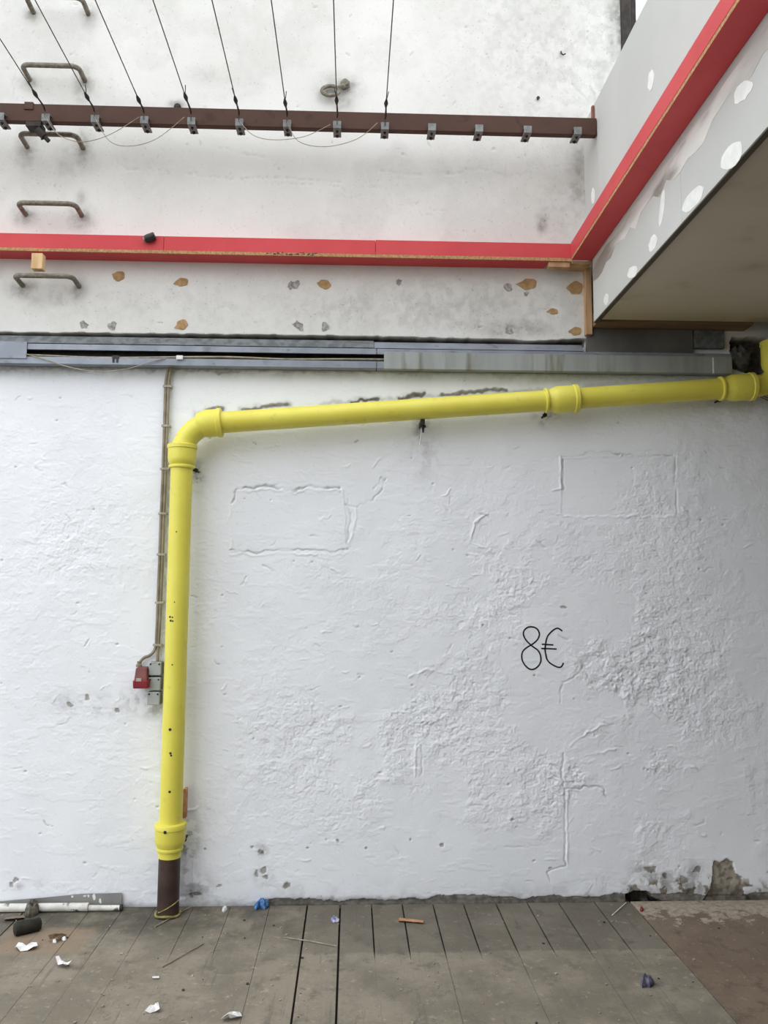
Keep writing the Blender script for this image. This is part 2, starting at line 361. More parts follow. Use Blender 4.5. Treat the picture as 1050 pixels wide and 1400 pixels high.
bare_shade = np.zeros_like(XX); dirt_shade = CRK.copy()
gp = (ZZ > EDGE-.045) & (ZZ < EDGE+.002) & (XX < 1.29); bare_shade[gp] = 1; dirt_shade[gp] = 1  # gap above the flashing coloured near-black to stand for its shadow
hole = poly_mask([(856, 1240), (856, 1221), (872, 1217), (888, 1218), (890, 1226), (902, 1231), (912, 1240)]); H -= .075*hole; bare_shade = np.maximum(bare_shade, hole); dirt_shade = np.maximum(dirt_shade, hole)  # hole is sunk and its inner shade painted in too
pat = poly_mask([(976, 1176), (984, 1180), (992, 1174), (1002, 1178), (1006, 1193), (1014, 1199), (1018, 1222), (1030, 1232), (960, 1234), (974, 1210)]); H -= .010*pat*(1+.5*fbm(30, 2, 300)); bare_shade = np.maximum(bare_shade, pat)
dh = poly_mask([(998, 462), (1052, 462), (1052, 512), (1030, 512), (1002, 504)]); H -= .11*dh; dirt_shade = np.maximum(dirt_shade, .9*dh); bare_shade = np.maximum(bare_shade, dh)  # recess by the elbow: depth plus painted-in shade
PTCH = sst(fbm(22, 4, 741), -.12, .16)
for q_, (u, v, ru, rv) in enumerate([(357, 1164, 3, 3), (351, 1193, 2, 5), (361, 1190, 4, 6), (364, 1200, 4, 4), (391, 1211, 5, 5), (270, 1221, 7, 3), (262, 1224, 3, 4), (300, 1212, 3, 2), (420, 1160, 2, 2), (462, 1150, 2, 2), (500, 1160, 2, 2), (560, 1148, 2, 1.6), (605, 1154, 3, 2.4), (345, 1158, 2, 1.5), (280, 1160, 2, 1.5), (770, 830, 4, 2), (752, 1186, 3, 1.4), (700, 1120, 2, 1.5), (660, 855, 2, 1.5), (22, 1204, 3, 3), (16, 1209, 3, 4), (118, 955, 4, 4), (160, 972, 4, 3), (96, 962, 5, 3), (955, 1190, 6, 5), (935, 1203, 7, 5), (910, 1196, 4, 4), (890, 1188, 8, 5), (1000, 1205, 4, 4)]):
    m_ = poly_mask(blob(u, v, ru, rv, 0, 9, .35, q_)); H -= .004*m_; bare_shade = np.maximum(bare_shade, .75*m_)
# grime under the rungs, along the foot, above the pipe; painted rail shade, broad upper-right darkening
for (u, v, su, sv, a) in [(45, 22, 10, 14, .5), (123, 26, 12, 18, .55), (43, 112, 13, 16, .45), (115, 118, 14, 24, .5), (38, 206, 12, 24, .5), (114, 206, 12, 28, .5), (37, 296, 16, 12, .55), (111, 300, 16, 18, .5), (33, 396, 20, 16, .5), (107, 398, 16, 18, .5), (70, 410, 40, 14, .3), (113, 274, 8, 12, .35),
                          (455, 128, 16, 12, .9), (473, 120, 14, 13, .9), (466, 122, 26, 18, .5), (43, 110, 6, 5, .95), (116, 111, 6, 5, .95), (38, 201, 6, 5, .95), (115, 203, 6, 5, .95), (37, 293, 6, 5, .9), (112, 296, 6, 6, .9), (33, 390, 6, 5, .9), (108, 392, 6, 6, .9), (45, 19, 6, 5, .9), (124, 20, 6, 6, .9), (472, 140, 14, 22, .35), (741, 309, 8, 11, .85), (744, 302, 14, 24, .35), (243, 146, 10, 6, .8), (700, 448, 60, 14, .55), (640, 440, 40, 20, .3), (280, 106, 22, 14, .22), (310, 110, 30, 10, .15),
                          (790, 240, 16, 60, .45), (835, 40, 12, 60, .55), (820, 90, 18, 60, .35), (760, 290, 30, 50, .25), (200, 230, 60, 60, .1), (90, 230, 20, 30, .25), (760, 70, 110, 120, .26), (690, 130, 90, 60, .14), (845, 30, 14, 70, .6), (600, 420, 260, 40, .32), (250, 420, 260, 40, .18), (760, 60, 150, 160, .27),  # shade below the red rail painted in; broad darker tone at upper right
                          (268, 648, 8, 16, .6), (577, 588, 10, 22, .55), (580, 610, 16, 40, .22), (255, 1150, 12, 26, .7), (252, 1200, 14, 50, .35), (262, 1215, 24, 16, .5), (747, 570, 14, 10, .5),
                          (100, 960, 28, 10, .22), (140, 965, 30, 12, .3), (185, 958, 24, 14, .3), (210, 970, 14, 10, .4), (195, 948, 16, 6, .35), (228, 760, 4, 200, .28), (228, 900, 5, 80, .35),
                          (357, 1165, 7, 8, .55), (362, 1195, 10, 14, .45), (392, 1210, 6, 7, .4), (270, 1218, 16, 8, .5), (60, 1208, 8, 5, .2), (25, 1212, 6, 4, .3), (232, 1118, 12, 3, .4),
                          (900, 1205, 30, 16, .55), (940, 1215, 50, 14, .55), (1020, 1228, 40, 8, .7), (880, 1190, 14, 8, .45), (945, 1195, 16, 14, .45), (1000, 560, 60, 30, .12)]:
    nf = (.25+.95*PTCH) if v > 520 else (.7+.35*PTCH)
    dirt_shade = np.maximum(dirt_shade, min(.95, a*1.25)*gs(u, v, su*1.1, sv*1.1)*np.clip(nf, 0, 1.15))
for pts, w, a in [([(335, 560), (365, 555), (393, 553)], .013, .75), ([(484, 550), (518, 546)], .011, .9), ([(548, 544), (576, 539)], .015, .9), ([(605, 540), (650, 536), (690, 533)], .010, .75), ([(272, 565), (288, 559), (304, 560)], .014, .7)]:
    sl, f = stroke(pts, w); bare_shade[sl] = np.maximum(bare_shade[sl], a*sst(f*(.6+.6*BRK_[sl]), .25, .6))
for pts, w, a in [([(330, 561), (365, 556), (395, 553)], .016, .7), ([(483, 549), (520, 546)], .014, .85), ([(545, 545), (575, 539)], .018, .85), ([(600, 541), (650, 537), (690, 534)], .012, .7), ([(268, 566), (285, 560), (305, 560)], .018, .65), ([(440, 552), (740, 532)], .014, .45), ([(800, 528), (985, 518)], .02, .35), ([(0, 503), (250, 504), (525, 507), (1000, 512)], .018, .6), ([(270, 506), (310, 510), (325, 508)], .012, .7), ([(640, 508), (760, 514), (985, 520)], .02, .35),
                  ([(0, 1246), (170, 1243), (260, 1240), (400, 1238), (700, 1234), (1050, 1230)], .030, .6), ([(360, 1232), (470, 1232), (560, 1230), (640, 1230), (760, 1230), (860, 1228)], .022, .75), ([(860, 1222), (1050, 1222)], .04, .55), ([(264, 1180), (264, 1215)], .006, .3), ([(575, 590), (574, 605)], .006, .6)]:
    sl, f = stroke(pts, w); dirt_shade[sl] = np.maximum(dirt_shade[sl], a*f)
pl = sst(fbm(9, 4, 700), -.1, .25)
foot = np.exp(-ZZ/.05)*(.35+.6*pl)*(XX > -.8); dirt_shade = np.maximum(dirt_shade, foot*.9)
bare_shade = np.maximum(bare_shade, ((ZZ < .028+.03*fbm(8, 4, 710)) & (XX > -.42)).astype(float)*.9)
bare_shade = np.maximum(bare_shade, sst(fbm(20, 4, 720), .04, .10)*sst(gs(950, 1216, 90, 16), .15, .5))
H -= .006*((ZZ < .028+.03*fbm(8, 4, 710)) & (XX > -.42))
dirt_shade = np.maximum(dirt_shade, .35*np.exp(-((EDGE-.19-ZZ)/.05)**2)*(ZZ < EDGE)*(.4+.6*pl))
dirt_shade = np.maximum(dirt_shade, upper*(.10*sst(fbm(3, 5, 730), .02, .3)+.03))
lowz = (ZZ < 2.98).astype(float)
lowz = np.minimum(lowz, 1)
H = np.where(ZZ < .001, np.minimum(H, 0), H)
def wall_h(x, z):
    return float(H[np.clip(np.searchsorted(zs, z), 0, nz-1), np.clip(np.searchsorted(xs, x), 0, nx-1)])
ZV = ZZ.copy(); jj = np.argmax(upper, 0)                 # the lower lip of the upper coat follows its true line
for i_, j_ in enumerate(jj):
    if XX[0, i_] < 1.29 and j_ > 0:
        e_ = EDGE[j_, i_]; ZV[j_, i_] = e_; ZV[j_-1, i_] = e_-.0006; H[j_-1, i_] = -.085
        bare_shade[j_, i_] = dirt_shade[j_, i_] = 0; bare_shade[j_-1, i_] = dirt_shade[j_-1, i_] = 1  # painted gap shade stops at the lip
        bare_shade[j_+1, i_] = 0
co = np.stack([XX, -H, ZV], -1).reshape(-1, 3)
ii = np.arange(nx*nz).reshape(nz, nx)
quad = np.stack([ii[:-1, :-1], ii[:-1, 1:], ii[1:, 1:], ii[1:, :-1]], -1).reshape(-1, 4)
WX, WZ = float(at(849, 10, y=0)[0]), 4.34
cx, cz = co[quad, 0].mean(1), co[quad, 2].mean(1)
quad = quad[~((cx > WX) & (cx < 2.4) & (cz > WZ) & (cz < 5.5))]
me = bpy.data.meshes.new('wall_back'); nq = len(quad)
me.vertices.add(len(co)); me.vertices.foreach_set('co', co.astype(np.float32).ravel())
me.loops.add(nq*4); me.loops.foreach_set('vertex_index', quad.astype(np.int32).ravel())
me.polygons.add(nq); me.polygons.foreach_set('loop_start', np.arange(0, nq*4, 4, dtype=np.int32)); me.polygons.foreach_set('loop_total', np.full(nq, 4, np.int32))
me.update(calc_edges=True); me.validate()
me.polygons.foreach_set('use_smooth', np.ones(nq, bool))
ca = me.color_attributes.new('stain_shade', 'FLOAT_COLOR', 'POINT')
ca.data.foreach_set('color', np.stack([dirt_shade, bare_shade, lowz, np.clip(rough, 0, 1)], -1).astype(np.float32).ravel())
me.materials.append(WALL)
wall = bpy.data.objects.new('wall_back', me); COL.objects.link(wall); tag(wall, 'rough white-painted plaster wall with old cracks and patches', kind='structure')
MB().box(XL, WX, .14, .34, -.08, 5.7).box(WX, XR, .14, .34, -.08, WZ).build('wall_core', OUTW, wall)
for (u, v, ru, rv, s) in [(163, 378, 7.5, 7, 0), (249, 386, 8, 6, 1), (249, 444, 8, 6.5, 2), (444, 389, 8, 6.5, 3), (722, 389, 11, 8, 4), (787, 394, 9, 10, 5), (756, 426, 7, 3.6, 6), (787, 453, 7, 6, 7)]:
    rr = random.Random(s+40); ph = rr.uniform(0, 6); tl = rr.uniform(2.6, 3.6); P = []
    for i in range(26):
        t = 2*math.pi*i/26; k_ = 1+.09*math.sin(2*t+ph)+.06*math.sin(5*t+2*ph)+.45*math.exp(-((t-tl)/.22)**2)
        P.append(at(u+ru*k_*math.cos(t), v+rv*k_*math.sin(t), y=-.013))
    yw = -wall_h(np.mean([p[0] for p in P]), np.mean([p[2] for p in P])); P = [(p[0], yw+.003, p[2]) for p in P]
    MB().prism(P, (0, -.006, 0)).build('glue_patch', GLUE, wall, flat=True)
for (u, v, ru, rv, s) in [(397, 390, 4, 6, 0), (405, 390, 4, 6, 1), (115, 444, 6, 5, 2), (154, 446, 6, 6, 3), (545, 386, 4.5, 4.5, 4), (694, 393, 6, 5.5, 5), (696, 452, 5.5, 5, 6), (408, 445, 9, 5, 7), (445, 447, 6, 6, 8), (719, 402, 3, 3, 9)]:
    P = [at(a, b, y=-.013) for a, b in blob(u, v, ru, rv, .5, 12, .3, s)]
    yw = -wall_h(np.mean([p[0] for p in P]), np.mean([p[2] for p in P])); P = [(p[0], yw+.003, p[2]) for p in P]
    MB().prism(P, (0, -.0045, 0)).build('filler_patch', MORT, wall, flat=True)

# the yard is open to the left; a wall closes the right side under the bulkhead
tag(MB().box(XR, XR+.2, YF, .34, 0, 4.27).build('wall_right', M_('dark_brick_render', (84, 74, 64), (74, 65, 56), 2, .9)), 'plain dark wall below the bulkhead', kind='structure')
tag(MB().box(-2.6, XR+.2, YF-.2, YF, 0, 7.2).build('wall_front_shade', bpy.data.materials['dark_brick_render']), 'plain dark wall added behind the viewer to shade the right side', kind='structure')  # unseen wall, added and widened to cut light on the right
tag(MB().box(-40, 40, -60, 20, -.4, -.085).build('ground', M_('yard_concrete', (118, 114, 106), (106, 102, 96), 1, .9)), 'plain concrete yard ground around the floor', kind='structure')

# window beside the top of the wall
win = thing('window_1', (WX, 0, WZ), 'dark framed window above the plasterboard bulkhead', None, kind='structure')
fr = MB().box(WX-.01, WX+.05, -.03, .10, WZ, 5.5).build('window_frame', DARK, win, bevel=.004)
MB().box(WX+.055, WX+.085, -.01, .09, WZ, 5.5).build('window_post', DARK, win, bevel=.003)
MB().box(WX+.05, 2.4, -.03, .10, WZ, WZ+.05).build('window_sill', DARK, win)
MB().box(WX+.05, 2.4, -.03, .10, 5.45, 5.5).build('window_head', DARK, win)
GLASS = bpy.data.materials.new('window_glass'); GLASS.use_nodes = True
gb = GLASS.node_tree.nodes['Principled BSDF']; gb.inputs['Transmission Weight'].default_value = 1; gb.inputs['Roughness'].default_value = .02; gb.inputs['IOR'].default_value = 1.05; gb.inputs['Base Color'].default_value = (.95, .98, 1, 1)
MB().box(WX+.085, 2.4, .03, .036, WZ+.05, 5.45).build('pane', GLASS, win)

# ------------------------------------------------------------------ floor: boards laid square to the wall
fl = MB().box(XL, XR, YF, .13, -.08, -.024).build('floor', SUB); tag(fl, 'dusty grey floorboards littered with scraps', kind='structure')
joints = [-2.47, -2.30, -2.14, -1.975, -1.81, -1.645, -1.48, -1.318, -1.155, -.995, -.80, -.61, -.41, -.217, -.047, .115, .275, .435, .594, .765, .93, 1.095, 1.285, 1.475]
jg = {q_: .0008 for q_ in (.435, .765, 1.095, -.41, -.995, -1.318, 1.285)}
wide = {-.217: .0045, -.047: .0048, -1.645: .004}
for k, (a, b) in enumerate(zip([-4.55, -3.86, -3.16]+joints[:-1], [-3.86, -3.16, -2.47]+joints[1:])):
    g0, g1 = wide.get(a, jg.get(a, .0002)), wide.get(b, jg.get(b, .0002)); n0 = max(g0, .0036 if a > -.3 else .0012); n1_ = max(g1, .0036 if b > -.3 else .0012); e = random.uniform(-.0006, .0006)
    rows = [(-.004-random.uniform(0, .004), n0, n1_), (-.53, n0, n1_), (-.66, g0, g1), (-3.2-random.uniform(0, .3), g0, g1)]
    mb = MB(); vsx = []
    for (yy, p, q) in rows: vsx += [(a+p, yy, -.024), (b-q, yy, -.024), (b-q, yy, e), (a+p, yy, e)]
    fs = [(0, 1, 2, 3), (15, 14, 13, 12)]
    for r in range(3): fs += [(r*4+i, r*4+(i+1) % 4, r*4+4+(i+1) % 4, r*4+4+i) for i in range(4)]
    mb.add(vsx, fs).build('floorboard', PLANK, fl)
    MB().box(a+.001, b-.001, YF, rows[3][0]-.003, -.024, e-.001).build('floorboard', PLANK, fl)
hs = MB().hexa([(1.482, -3.1, -.024), (XR, -3.1, -.024), (XR, -.004, -.024), (1.478, -.004, -.024), (1.482, -3.1, .001), (XR, -3.1, .001), (XR, -.004, .001), (1.478, -.004, .001)]).build('hardboard_sheet', HARD, fl, bevel=.001)
hs['label'] = 'reddish brown hardboard sheet'
MB().box(1.478, XR, YF, -3.105, -.024, .0005).build('hardboard_sheet', HARD, fl)

# ------------------------------------------------------------------ bulkhead on the right: boards, soffit, joints, filler
SZ = lambda y, z: z+.011*(-y-.14)
bh = thing('ceiling', (X0, -.14, 3.08), 'grey plasterboard bulkhead with white filler spots overhanging on the right', None, kind='structure')
def sheet(x0, x1, y0, y1, z0, z1, name, m, sl=True):
    f = SZ if sl else (lambda y, z: z)
    return MB().hexa([(x0, y1, f(y1, z0)), (x1, y1, f(y1, z0)), (x1, y0, f(y0, z0)), (x0, y0, f(y0, z0)), (x0, y1, z1), (x1, y1, z1), (x1, y0, z1), (x0, y0, z1)]).build(name, m, bh, bevel=.001)
sheet(X0, X0+.0125, 0, -.2675, 3.49, 4.265, 'plasterboard', BOARD, False)
for y0, y1 in ((-.27, -2.77), (-2.773, -5.27), (-5.273, YF)):
    sheet(X0, X0+.0125, y0, y1, 3.49, 4.265, 'plasterboard', BOARD, False)
for y0, y1 in ((-.14, -1.35), (-1.352, -3.85), (-3.852, -6.35), (-6.352, YF)):
    sheet(X0, X0+.0125, y0, y1, 3.078, 3.489, 'plasterboard', BOARD)
for y0, y1 in ((-.14, -2.6), (-2.603, -5.1), (-5.103, YF)):
    MB().hexa([(X0+.030, y1, SZ(y1, 3.092)), (XR, y1, SZ(y1, 3.092)), (XR, y0, SZ(y0, 3.092)), (X0+.030, y0, SZ(y0, 3.092)), (X0+.030, y1, 3.25), (XR, y1, 3.25), (XR, y0, 3.25), (X0+.030, y0, 3.25)]).build('soffit_board', SOFF, bh)
MB().box(X0+.0125, XR, YF, -.02, 4.20, 4.262).build('top_board', BOARD, bh)
MB().box(X0+.0125, X0+.03, YF, -.15, 3.12, 4.2).build('gap_shade_backing', DARK, bh)  # dark backing put in so the soffit gap reads as shadow
def spot(u, v, ru, rv, s, rot=0, m=FILL, th=.0016):
    P = [at(a, b, x=X0) for a, b in blob(u, v, ru, rv, rot, 16, .12, s)]
    return MB().prism([(X0+.0002, p[1], p[2]) for p in P], (-th, 0, 0)).build('filler_spot', m, bh)
for a in ((890, 110, 4, 14, 0, .1), (811, 268, 2.5, 11, 1, 0), (1001, 213, 11, 21, 2, .55), (947, 273, 9, 22, 3, .6), (865, 372, 6.5, 9, 4, .4), (829, 409, 3.2, 8, 5, .1), (893, 332, 5, 12, 6, .3), (1016, 125, 9, 18, 7, .6), (905, 285, 3, 26, 8, .1)): spot(*a)
# long smear of jointing compound under the rail
for y0, y1 in ((-.14, -3.0), (-3.002, YF)):
    MB().hexa([(X0+.0005, y1, SZ(y1, 3.071)), (X0+.024, y1, SZ(y1, 3.071)), (X0+.024, y0, SZ(y0, 3.071)), (X0+.0005, y0, SZ(y0, 3.071)), (X0+.0005, y1, SZ(y1, 3.0775)), (X0+.024, y1, SZ(y1, 3.0775)), (X0+.024, y0, SZ(y0, 3.0775)), (X0+.0005, y0, SZ(y0, 3.0775))]).build('edge_strip', M_('dark_edge_strip', (84, 78, 66), rough=.8), bh)  # dark strip painted as the shadow line along the soffit edge
rr = random.Random(5); top, bot = [], []
for i in range(46):
    y = -.15-i*.075; top.append((X0+.0002, y, SZ(y, 3.405)-rr.uniform(0, .012))); bot.append((X0+.0002, y, SZ(y, 3.315)-rr.uniform(-.03, .03)))
MB().prism(top+bot[::-1], (-.0012, 0, 0)).build('joint_smear', SMEAR, bh)

# ------------------------------------------------------------------ red trim boards
def red_board(mb, p8):    # 8 corners as hexa; bottom face red, raw edges elsewhere
    mb.add(p8, [(3, 2, 1, 0), (4, 5, 6, 7)], 0); mb.add(p8, [(0, 1, 5, 4), (1, 2, 6, 5), (2, 3, 7, 6), (3, 0, 4, 7)], 1)
def bx8(x0, x1, y0, y1, z0, z1): return [(x0, y0, z0), (x1, y0, z0), (x1, y1, z0), (x0, y1, z0), (x0, y0, z1), (x1, y0, z1), (x1, y1, z1), (x0, y1, z1)]
RX = X0-.115; RZ = 3.418
xe = float(at(748, 360, y=-.1)[0])
t1 = thing('trim_1', (-.4, -.06, RZ), 'red laminated boxed trim running along the back wall', None, kind='structure')
mb = MB(); red_board(mb, bx8(XL, xe, -.128, -.012, RZ, RZ+.018)); mb.build('bottom_board', [RED, CHIP], t1, flat=True)
MB().box(xe, RX, -.13, -.112, RZ, RZ+.018).build('raw_edge', CHIP, t1)
MB().box(XL, xe, -.131, -.128, RZ+.001, RZ+.018).build('raw_edge', CHIP, t1)
MB().box(XL, -1.02, -.1302, -.112, RZ+.0185, RZ+.097).build('fascia_board', RED, t1, bevel=.0008)
MB().box(-1.018, .115, -.1305, -.112, RZ+.0185, RZ+.0965).build('fascia_board', RED, t1, bevel=.0008)
MB().box(.117, RX+.016, -.130, -.112, RZ+.0185, RZ+.099).build('fascia_board', RED, t1, bevel=.0008)
MB().box(XL, RX, -.112, -.012, RZ+.079, RZ+.096).build('top_board', RED, t1)
c = MB(); rr = random.Random(9)
for k in range(26):
    x = -.47+.5*k/26*.55+rr.uniform(-.01, .01); z = RZ+.010+rr.uniform(-.006, .008); c.box(x, x+rr.uniform(.006, .02), -.1316, -.129, z, z+rr.uniform(.002, .006))
q = c.build('scorch_marks', BLACK, t1); q['kind'] = 'stuff'
t2 = thing('trim_2', (RX, -.13, RZ), 'red laminated boxed trim running forward along the grey bulkhead', None, kind='structure')
tz = lambda y, z: z+.0185*(-y-.13)
def run(x0, x1, z0, z1, y0=-.131, y1=YF): return [(x0, y1, tz(y1, z0)), (x1, y1, tz(y1, z0)), (x1, y0, tz(y0, z0)), (x0, y0, tz(y0, z0)), (x0, y1, tz(y1, z1)), (x1, y1, tz(y1, z1)), (x1, y0, tz(y0, z1)), (x0, y0, tz(y0, z1))]
ysp = -1.12
for (ya, yb) in ((-.131, ysp), (ysp-.0015, -3.6), (-3.602, YF)):
    mb = MB(); red_board(mb, run(RX+.001, X0-.0015, RZ+.006, RZ+.022, ya, yb)); mb.build('bottom_board', [RED, CHIP], t2, flat=True)
    MB().hexa(run(RX, RX+.016, RZ+.023, RZ+.104, ya, yb)).build('fascia_board', RED, t2, bevel=.0008)
MB().hexa(run(RX+.016, X0-.0015, RZ+.086, RZ+.103)).build('top_board', RED, t2)

# ------------------------------------------------------------------ loose timbers at the corner
def timber(x0, x1, y0, y1, z0, z1, label, m=TIMB, name='timber_batten'):
    return tag(MB().box(x0, x1, y0, y1, z0, z1).build(name, m, bevel=.002), label, 'batten')
bx0, bx1 = at(801, 420, y=-.058)[0], at(809.6, 420, y=-.058)[0]
zb = at(805, 457, y=-.058)[2]
timber(bx0, bx1, -.058, -.013, zb, RZ-.001, 'vertical pine batten hanging below the corner of the red trims')
timber(xe+.004, at(779.5, 361, y=-.121)[0], -.121, -.074, at(760, 365, y=-.121)[2], RZ-.0005, 'short horizontal timber block under the right end of the red wall trim')
timber(RX+.002, X0-.003, -.129, -.014, RZ-.012, RZ+.004, 'short dark timber offcut between the red trim corner and the vertical batten')
timber(bx1+.004, 2.185, -.138, -.014, 3.078, 3.15, 'long brown timber under the back edge of the bulkhead soffit', M_('brown_timber', (138, 114, 92), (120, 98, 78), 10, .75, .0006, 60, stretch=(.25, 1, 1)))
u0, u1 = at(47, 357, y=-.136)[0], at(62, 357, y=-.136)[0]
timber(u0, u1, -.178, -.1315, at(55, 369, y=-.16)[2], at(55, 346, y=-.178)[2], 'small pale wooden block fixed to the left end of the red wall trim', PALE, 'wooden_block')

# ------------------------------------------------------------------ brown beam with clamps, wires
BZ0, BZ1, BY0, BY1 = 4.062, 4.158, -.27, -.232
beam = thing('steel_beam', (-.3, -.25, BZ0), 'brown painted steel beam spanning the top of the wall', 'beam', kind='thing')
MB().box(XL+.02, X0-.003, BY0, BY1, BZ0, BZ1).build('rail', BRN, beam, bevel=.003)
MB().box(X0-.015, X0-.003, BY1+.001, BY1+.022, BZ0+.03, BZ1+.095).build('end_plate', M_('rust_red_plate', (150, 92, 78), (126, 76, 64), 20, .7), beam, bevel=.001)
# splice and hanging clamp at the left
sx0, sx1 = at(33, 150, y=BY0-.004)[0], at(45, 150, y=BY0-.004)[0]
MB().box(sx0, sx1, BY0-.006, BY1, BZ1-.034, BZ1+.006).build('splice_plate', BRN, beam, bevel=.001)
hx0, hx1 = at(36, 172, y=-.26)[0], at(57, 172, y=-.26)[0]
hg = MB().box(hx0, hx1, BY0-.002, BY1+.03, BZ0-.028, BZ0-.001).build('hanging_clamp', DARK, beam, bevel=.002)
MB().lathe(at(57, 183, y=-.26), (.5, .1, -.5), [(-.03, .014), (-.03, .02), (.02, .02), (.02, .012), (.05, .012)], 8).build('bolt', DARK, hg)
MB().tube([at(57, 180, y=-.26), at(57, 191, y=-.26)], .005, 8).build('threaded_rod', BLACK, hg)
UB = [3, 65, 132, 199, 263, 328, 393, 461, 526, 590, 654, 720, 788]
VB = [165, 166, 167, 168, 168.5, 169, 170, 171, 171.5, 173, 174, 175.5, 177]
bw = .021; FY = -.300
first = None; anchors = []
for u, v in zip(UB, VB):
    p = at(u+2.2*(u-480)/300, v, y=FY); x = float(p[0]); anchors.append(x)
    if first is None:
        pl_ = MB().box(x-bw, x+bw, FY, FY+.005, BZ0-.014, BZ0+.026).box(x-bw, x+bw, FY+.005, FY+.095, BZ0-.014, BZ0-.006).box(x-bw, x+bw, FY+.005, BY0, BZ0+.021, BZ0+.026).build('clamp', BRK, beam, bevel=.0015)
        b1 = MB().lathe((x, FY+.03, BZ0-.014), (0, 0, -1), [(-.002, .008), (.005, .008), (.005, .004), (.010, .004)], 6).build('clamp_bolt', DARK, pl_)
        b2 = MB().lathe((x, FY+.075, BZ0-.014), (0, 0, -1), [(-.002, .010), (.005, .010), (.005, .005), (.010, .005)], 6).build('clamp_bolt', DARK, pl_)
        first = (pl_, x)
    else:
        c_ = copy_tree(first[0], beam); c_.location.x = x-first[1]
ords = ['', 'leftmost steel wire, ending at the hanging clamp on the beam', 'second steel wire from the left, crossing in front of the iron rungs', 'third steel wire from the left stretched to the brown beam', 'fourth steel wire from the left stretched to the brown beam', 'fifth steel wire from the left stretched to the brown beam', 'sixth steel wire from the left, third from the right end', 'seventh steel wire from the left, passing in front of the rusty wall anchor', 'rightmost steel wire stretched to the middle of the brown beam']
WZ0 = BZ0+.030
for k in range(1, 9):
    x = anchors[k]
    w = thing('tension_wire', (x, FY-.005, WZ0), ords[k], 'wire', 'overhead steel wires')
    n = 14; pts = [(x, FY-.006, BZ0+.002), (x, FY-.012, BZ0+.02)]+[(x, FY-.02-(-YF+FY-.02)*(i/n)**1.6, WZ0+.012+.02*(i/n)) for i in range(n+1)]
    MB().tube(pts, .0027, 6).build('cable', WIRE, w)
    yk = -.43-.05*((k*37) % 10)/10
    MB().tube([(x, yk+.05, WZ0+.012), (x, yk+.03, WZ0+.013), (x, yk+.018, WZ0+.013), (x, yk, WZ0+.013), (x, yk-.02, WZ0+.013)], [.005, .009, .011, .008, .004], 8).build('wire_grip', DARK, w)
    MB().tube([(x, yk, WZ0+.014), (x+.006*(-1)**k, yk-.02, WZ0+.03), (x+.010*(-1)**k, yk-.045, WZ0+.038)], .0022, 5).build('wire_end', DARK, w)
    MB().tube([(x, FY-.01, WZ0+.004), (x+.004, FY-.04, WZ0+.013), (x, yk+.03, WZ0+.012)], .0042, 6).build('twisted_tail', DARK, w)
    if k in (1, 2, 5, 6):
        end = {1: (190, 160), 2: (252, 160), 5: (452, 170), 6: (516, 168)}[k]
        mid = {1: [(80, 184), (112, 194), (150, 184)], 2: [(150, 193), (180, 199.5), (215, 189)], 5: [(345, 184), (372, 191), (415, 187)], 6: [(408, 193), (445, 200.5), (488, 190)]}[k]
        ctl = [(x, FY-.01, BZ0+.01)]+[tuple(at(a, b, y=FY-.01)) for a, b in mid+[end]]
        C = []
        for i in range(len(ctl)-1):
            p0, p1, p2, p3 = [np.array(ctl[min(max(j, 0), len(ctl)-1)]) for j in (i-1, i, i+1, i+2)]
            for t in np.linspace(0, 1, 7)[:-1]: C.append(.5*(2*p1+(p2-p0)*t+(2*p0-5*p1+4*p2-p3)*t*t+(3*p1-p0-3*p2+p3)*t**3))
        C.append(np.array(ctl[-1]))
        MB().tube(C, .0019, 5).build('slack_loop', CABLE, w)

# ------------------------------------------------------------------ iron rungs on the left
rl = ['topmost iron rung, cut off by the top edge', 'iron rung just above the brown beam', 'iron rung half hidden behind the brown beam', 'iron rung just above the red trim', 'lowest iron rung, just below the red trim']
def rung_mesh():
    mb = MB(); w, d, r = .152, .135, .0135; pts = [(-w+.004, .03, -.012), (-w, -.02, -.008)]
    pts += [(-w, -d+.06, -.002)]
    for i in range(7):
        a = math.pi/2*i/6; pts.append((-w+.04*(1-math.cos(a)), -d+.04*(1-math.sin(a)), 0))
    full = pts+[(-p[0], p[1], p[2]) for p in pts[::-1]]
    mb.tube(full, r, 10); return mb
base = None
for k, ((a, b), (c_, d_)) in enumerate([((45, 17), (123, 18)), ((43, 108), (115, 110)), ((38, 199), (114, 202)), ((37, 291), (111, 294)), ((33, 388), (107, 390))]):
    p = (at(a, b, y=-.01)+at(c_, d_, y=-.01))/2; p[1] = -.004
    if base is None:
        o = rung_mesh().build('ladder_rung', RUSTB); base = o; o.data.transform(Matrix.Translation(Vector(o.location)))
    else:
        o = base.copy(); COL.objects.link(o)
    o.location = p; tag(o, rl[k], 'rung', 'iron rungs of the wall ladder')

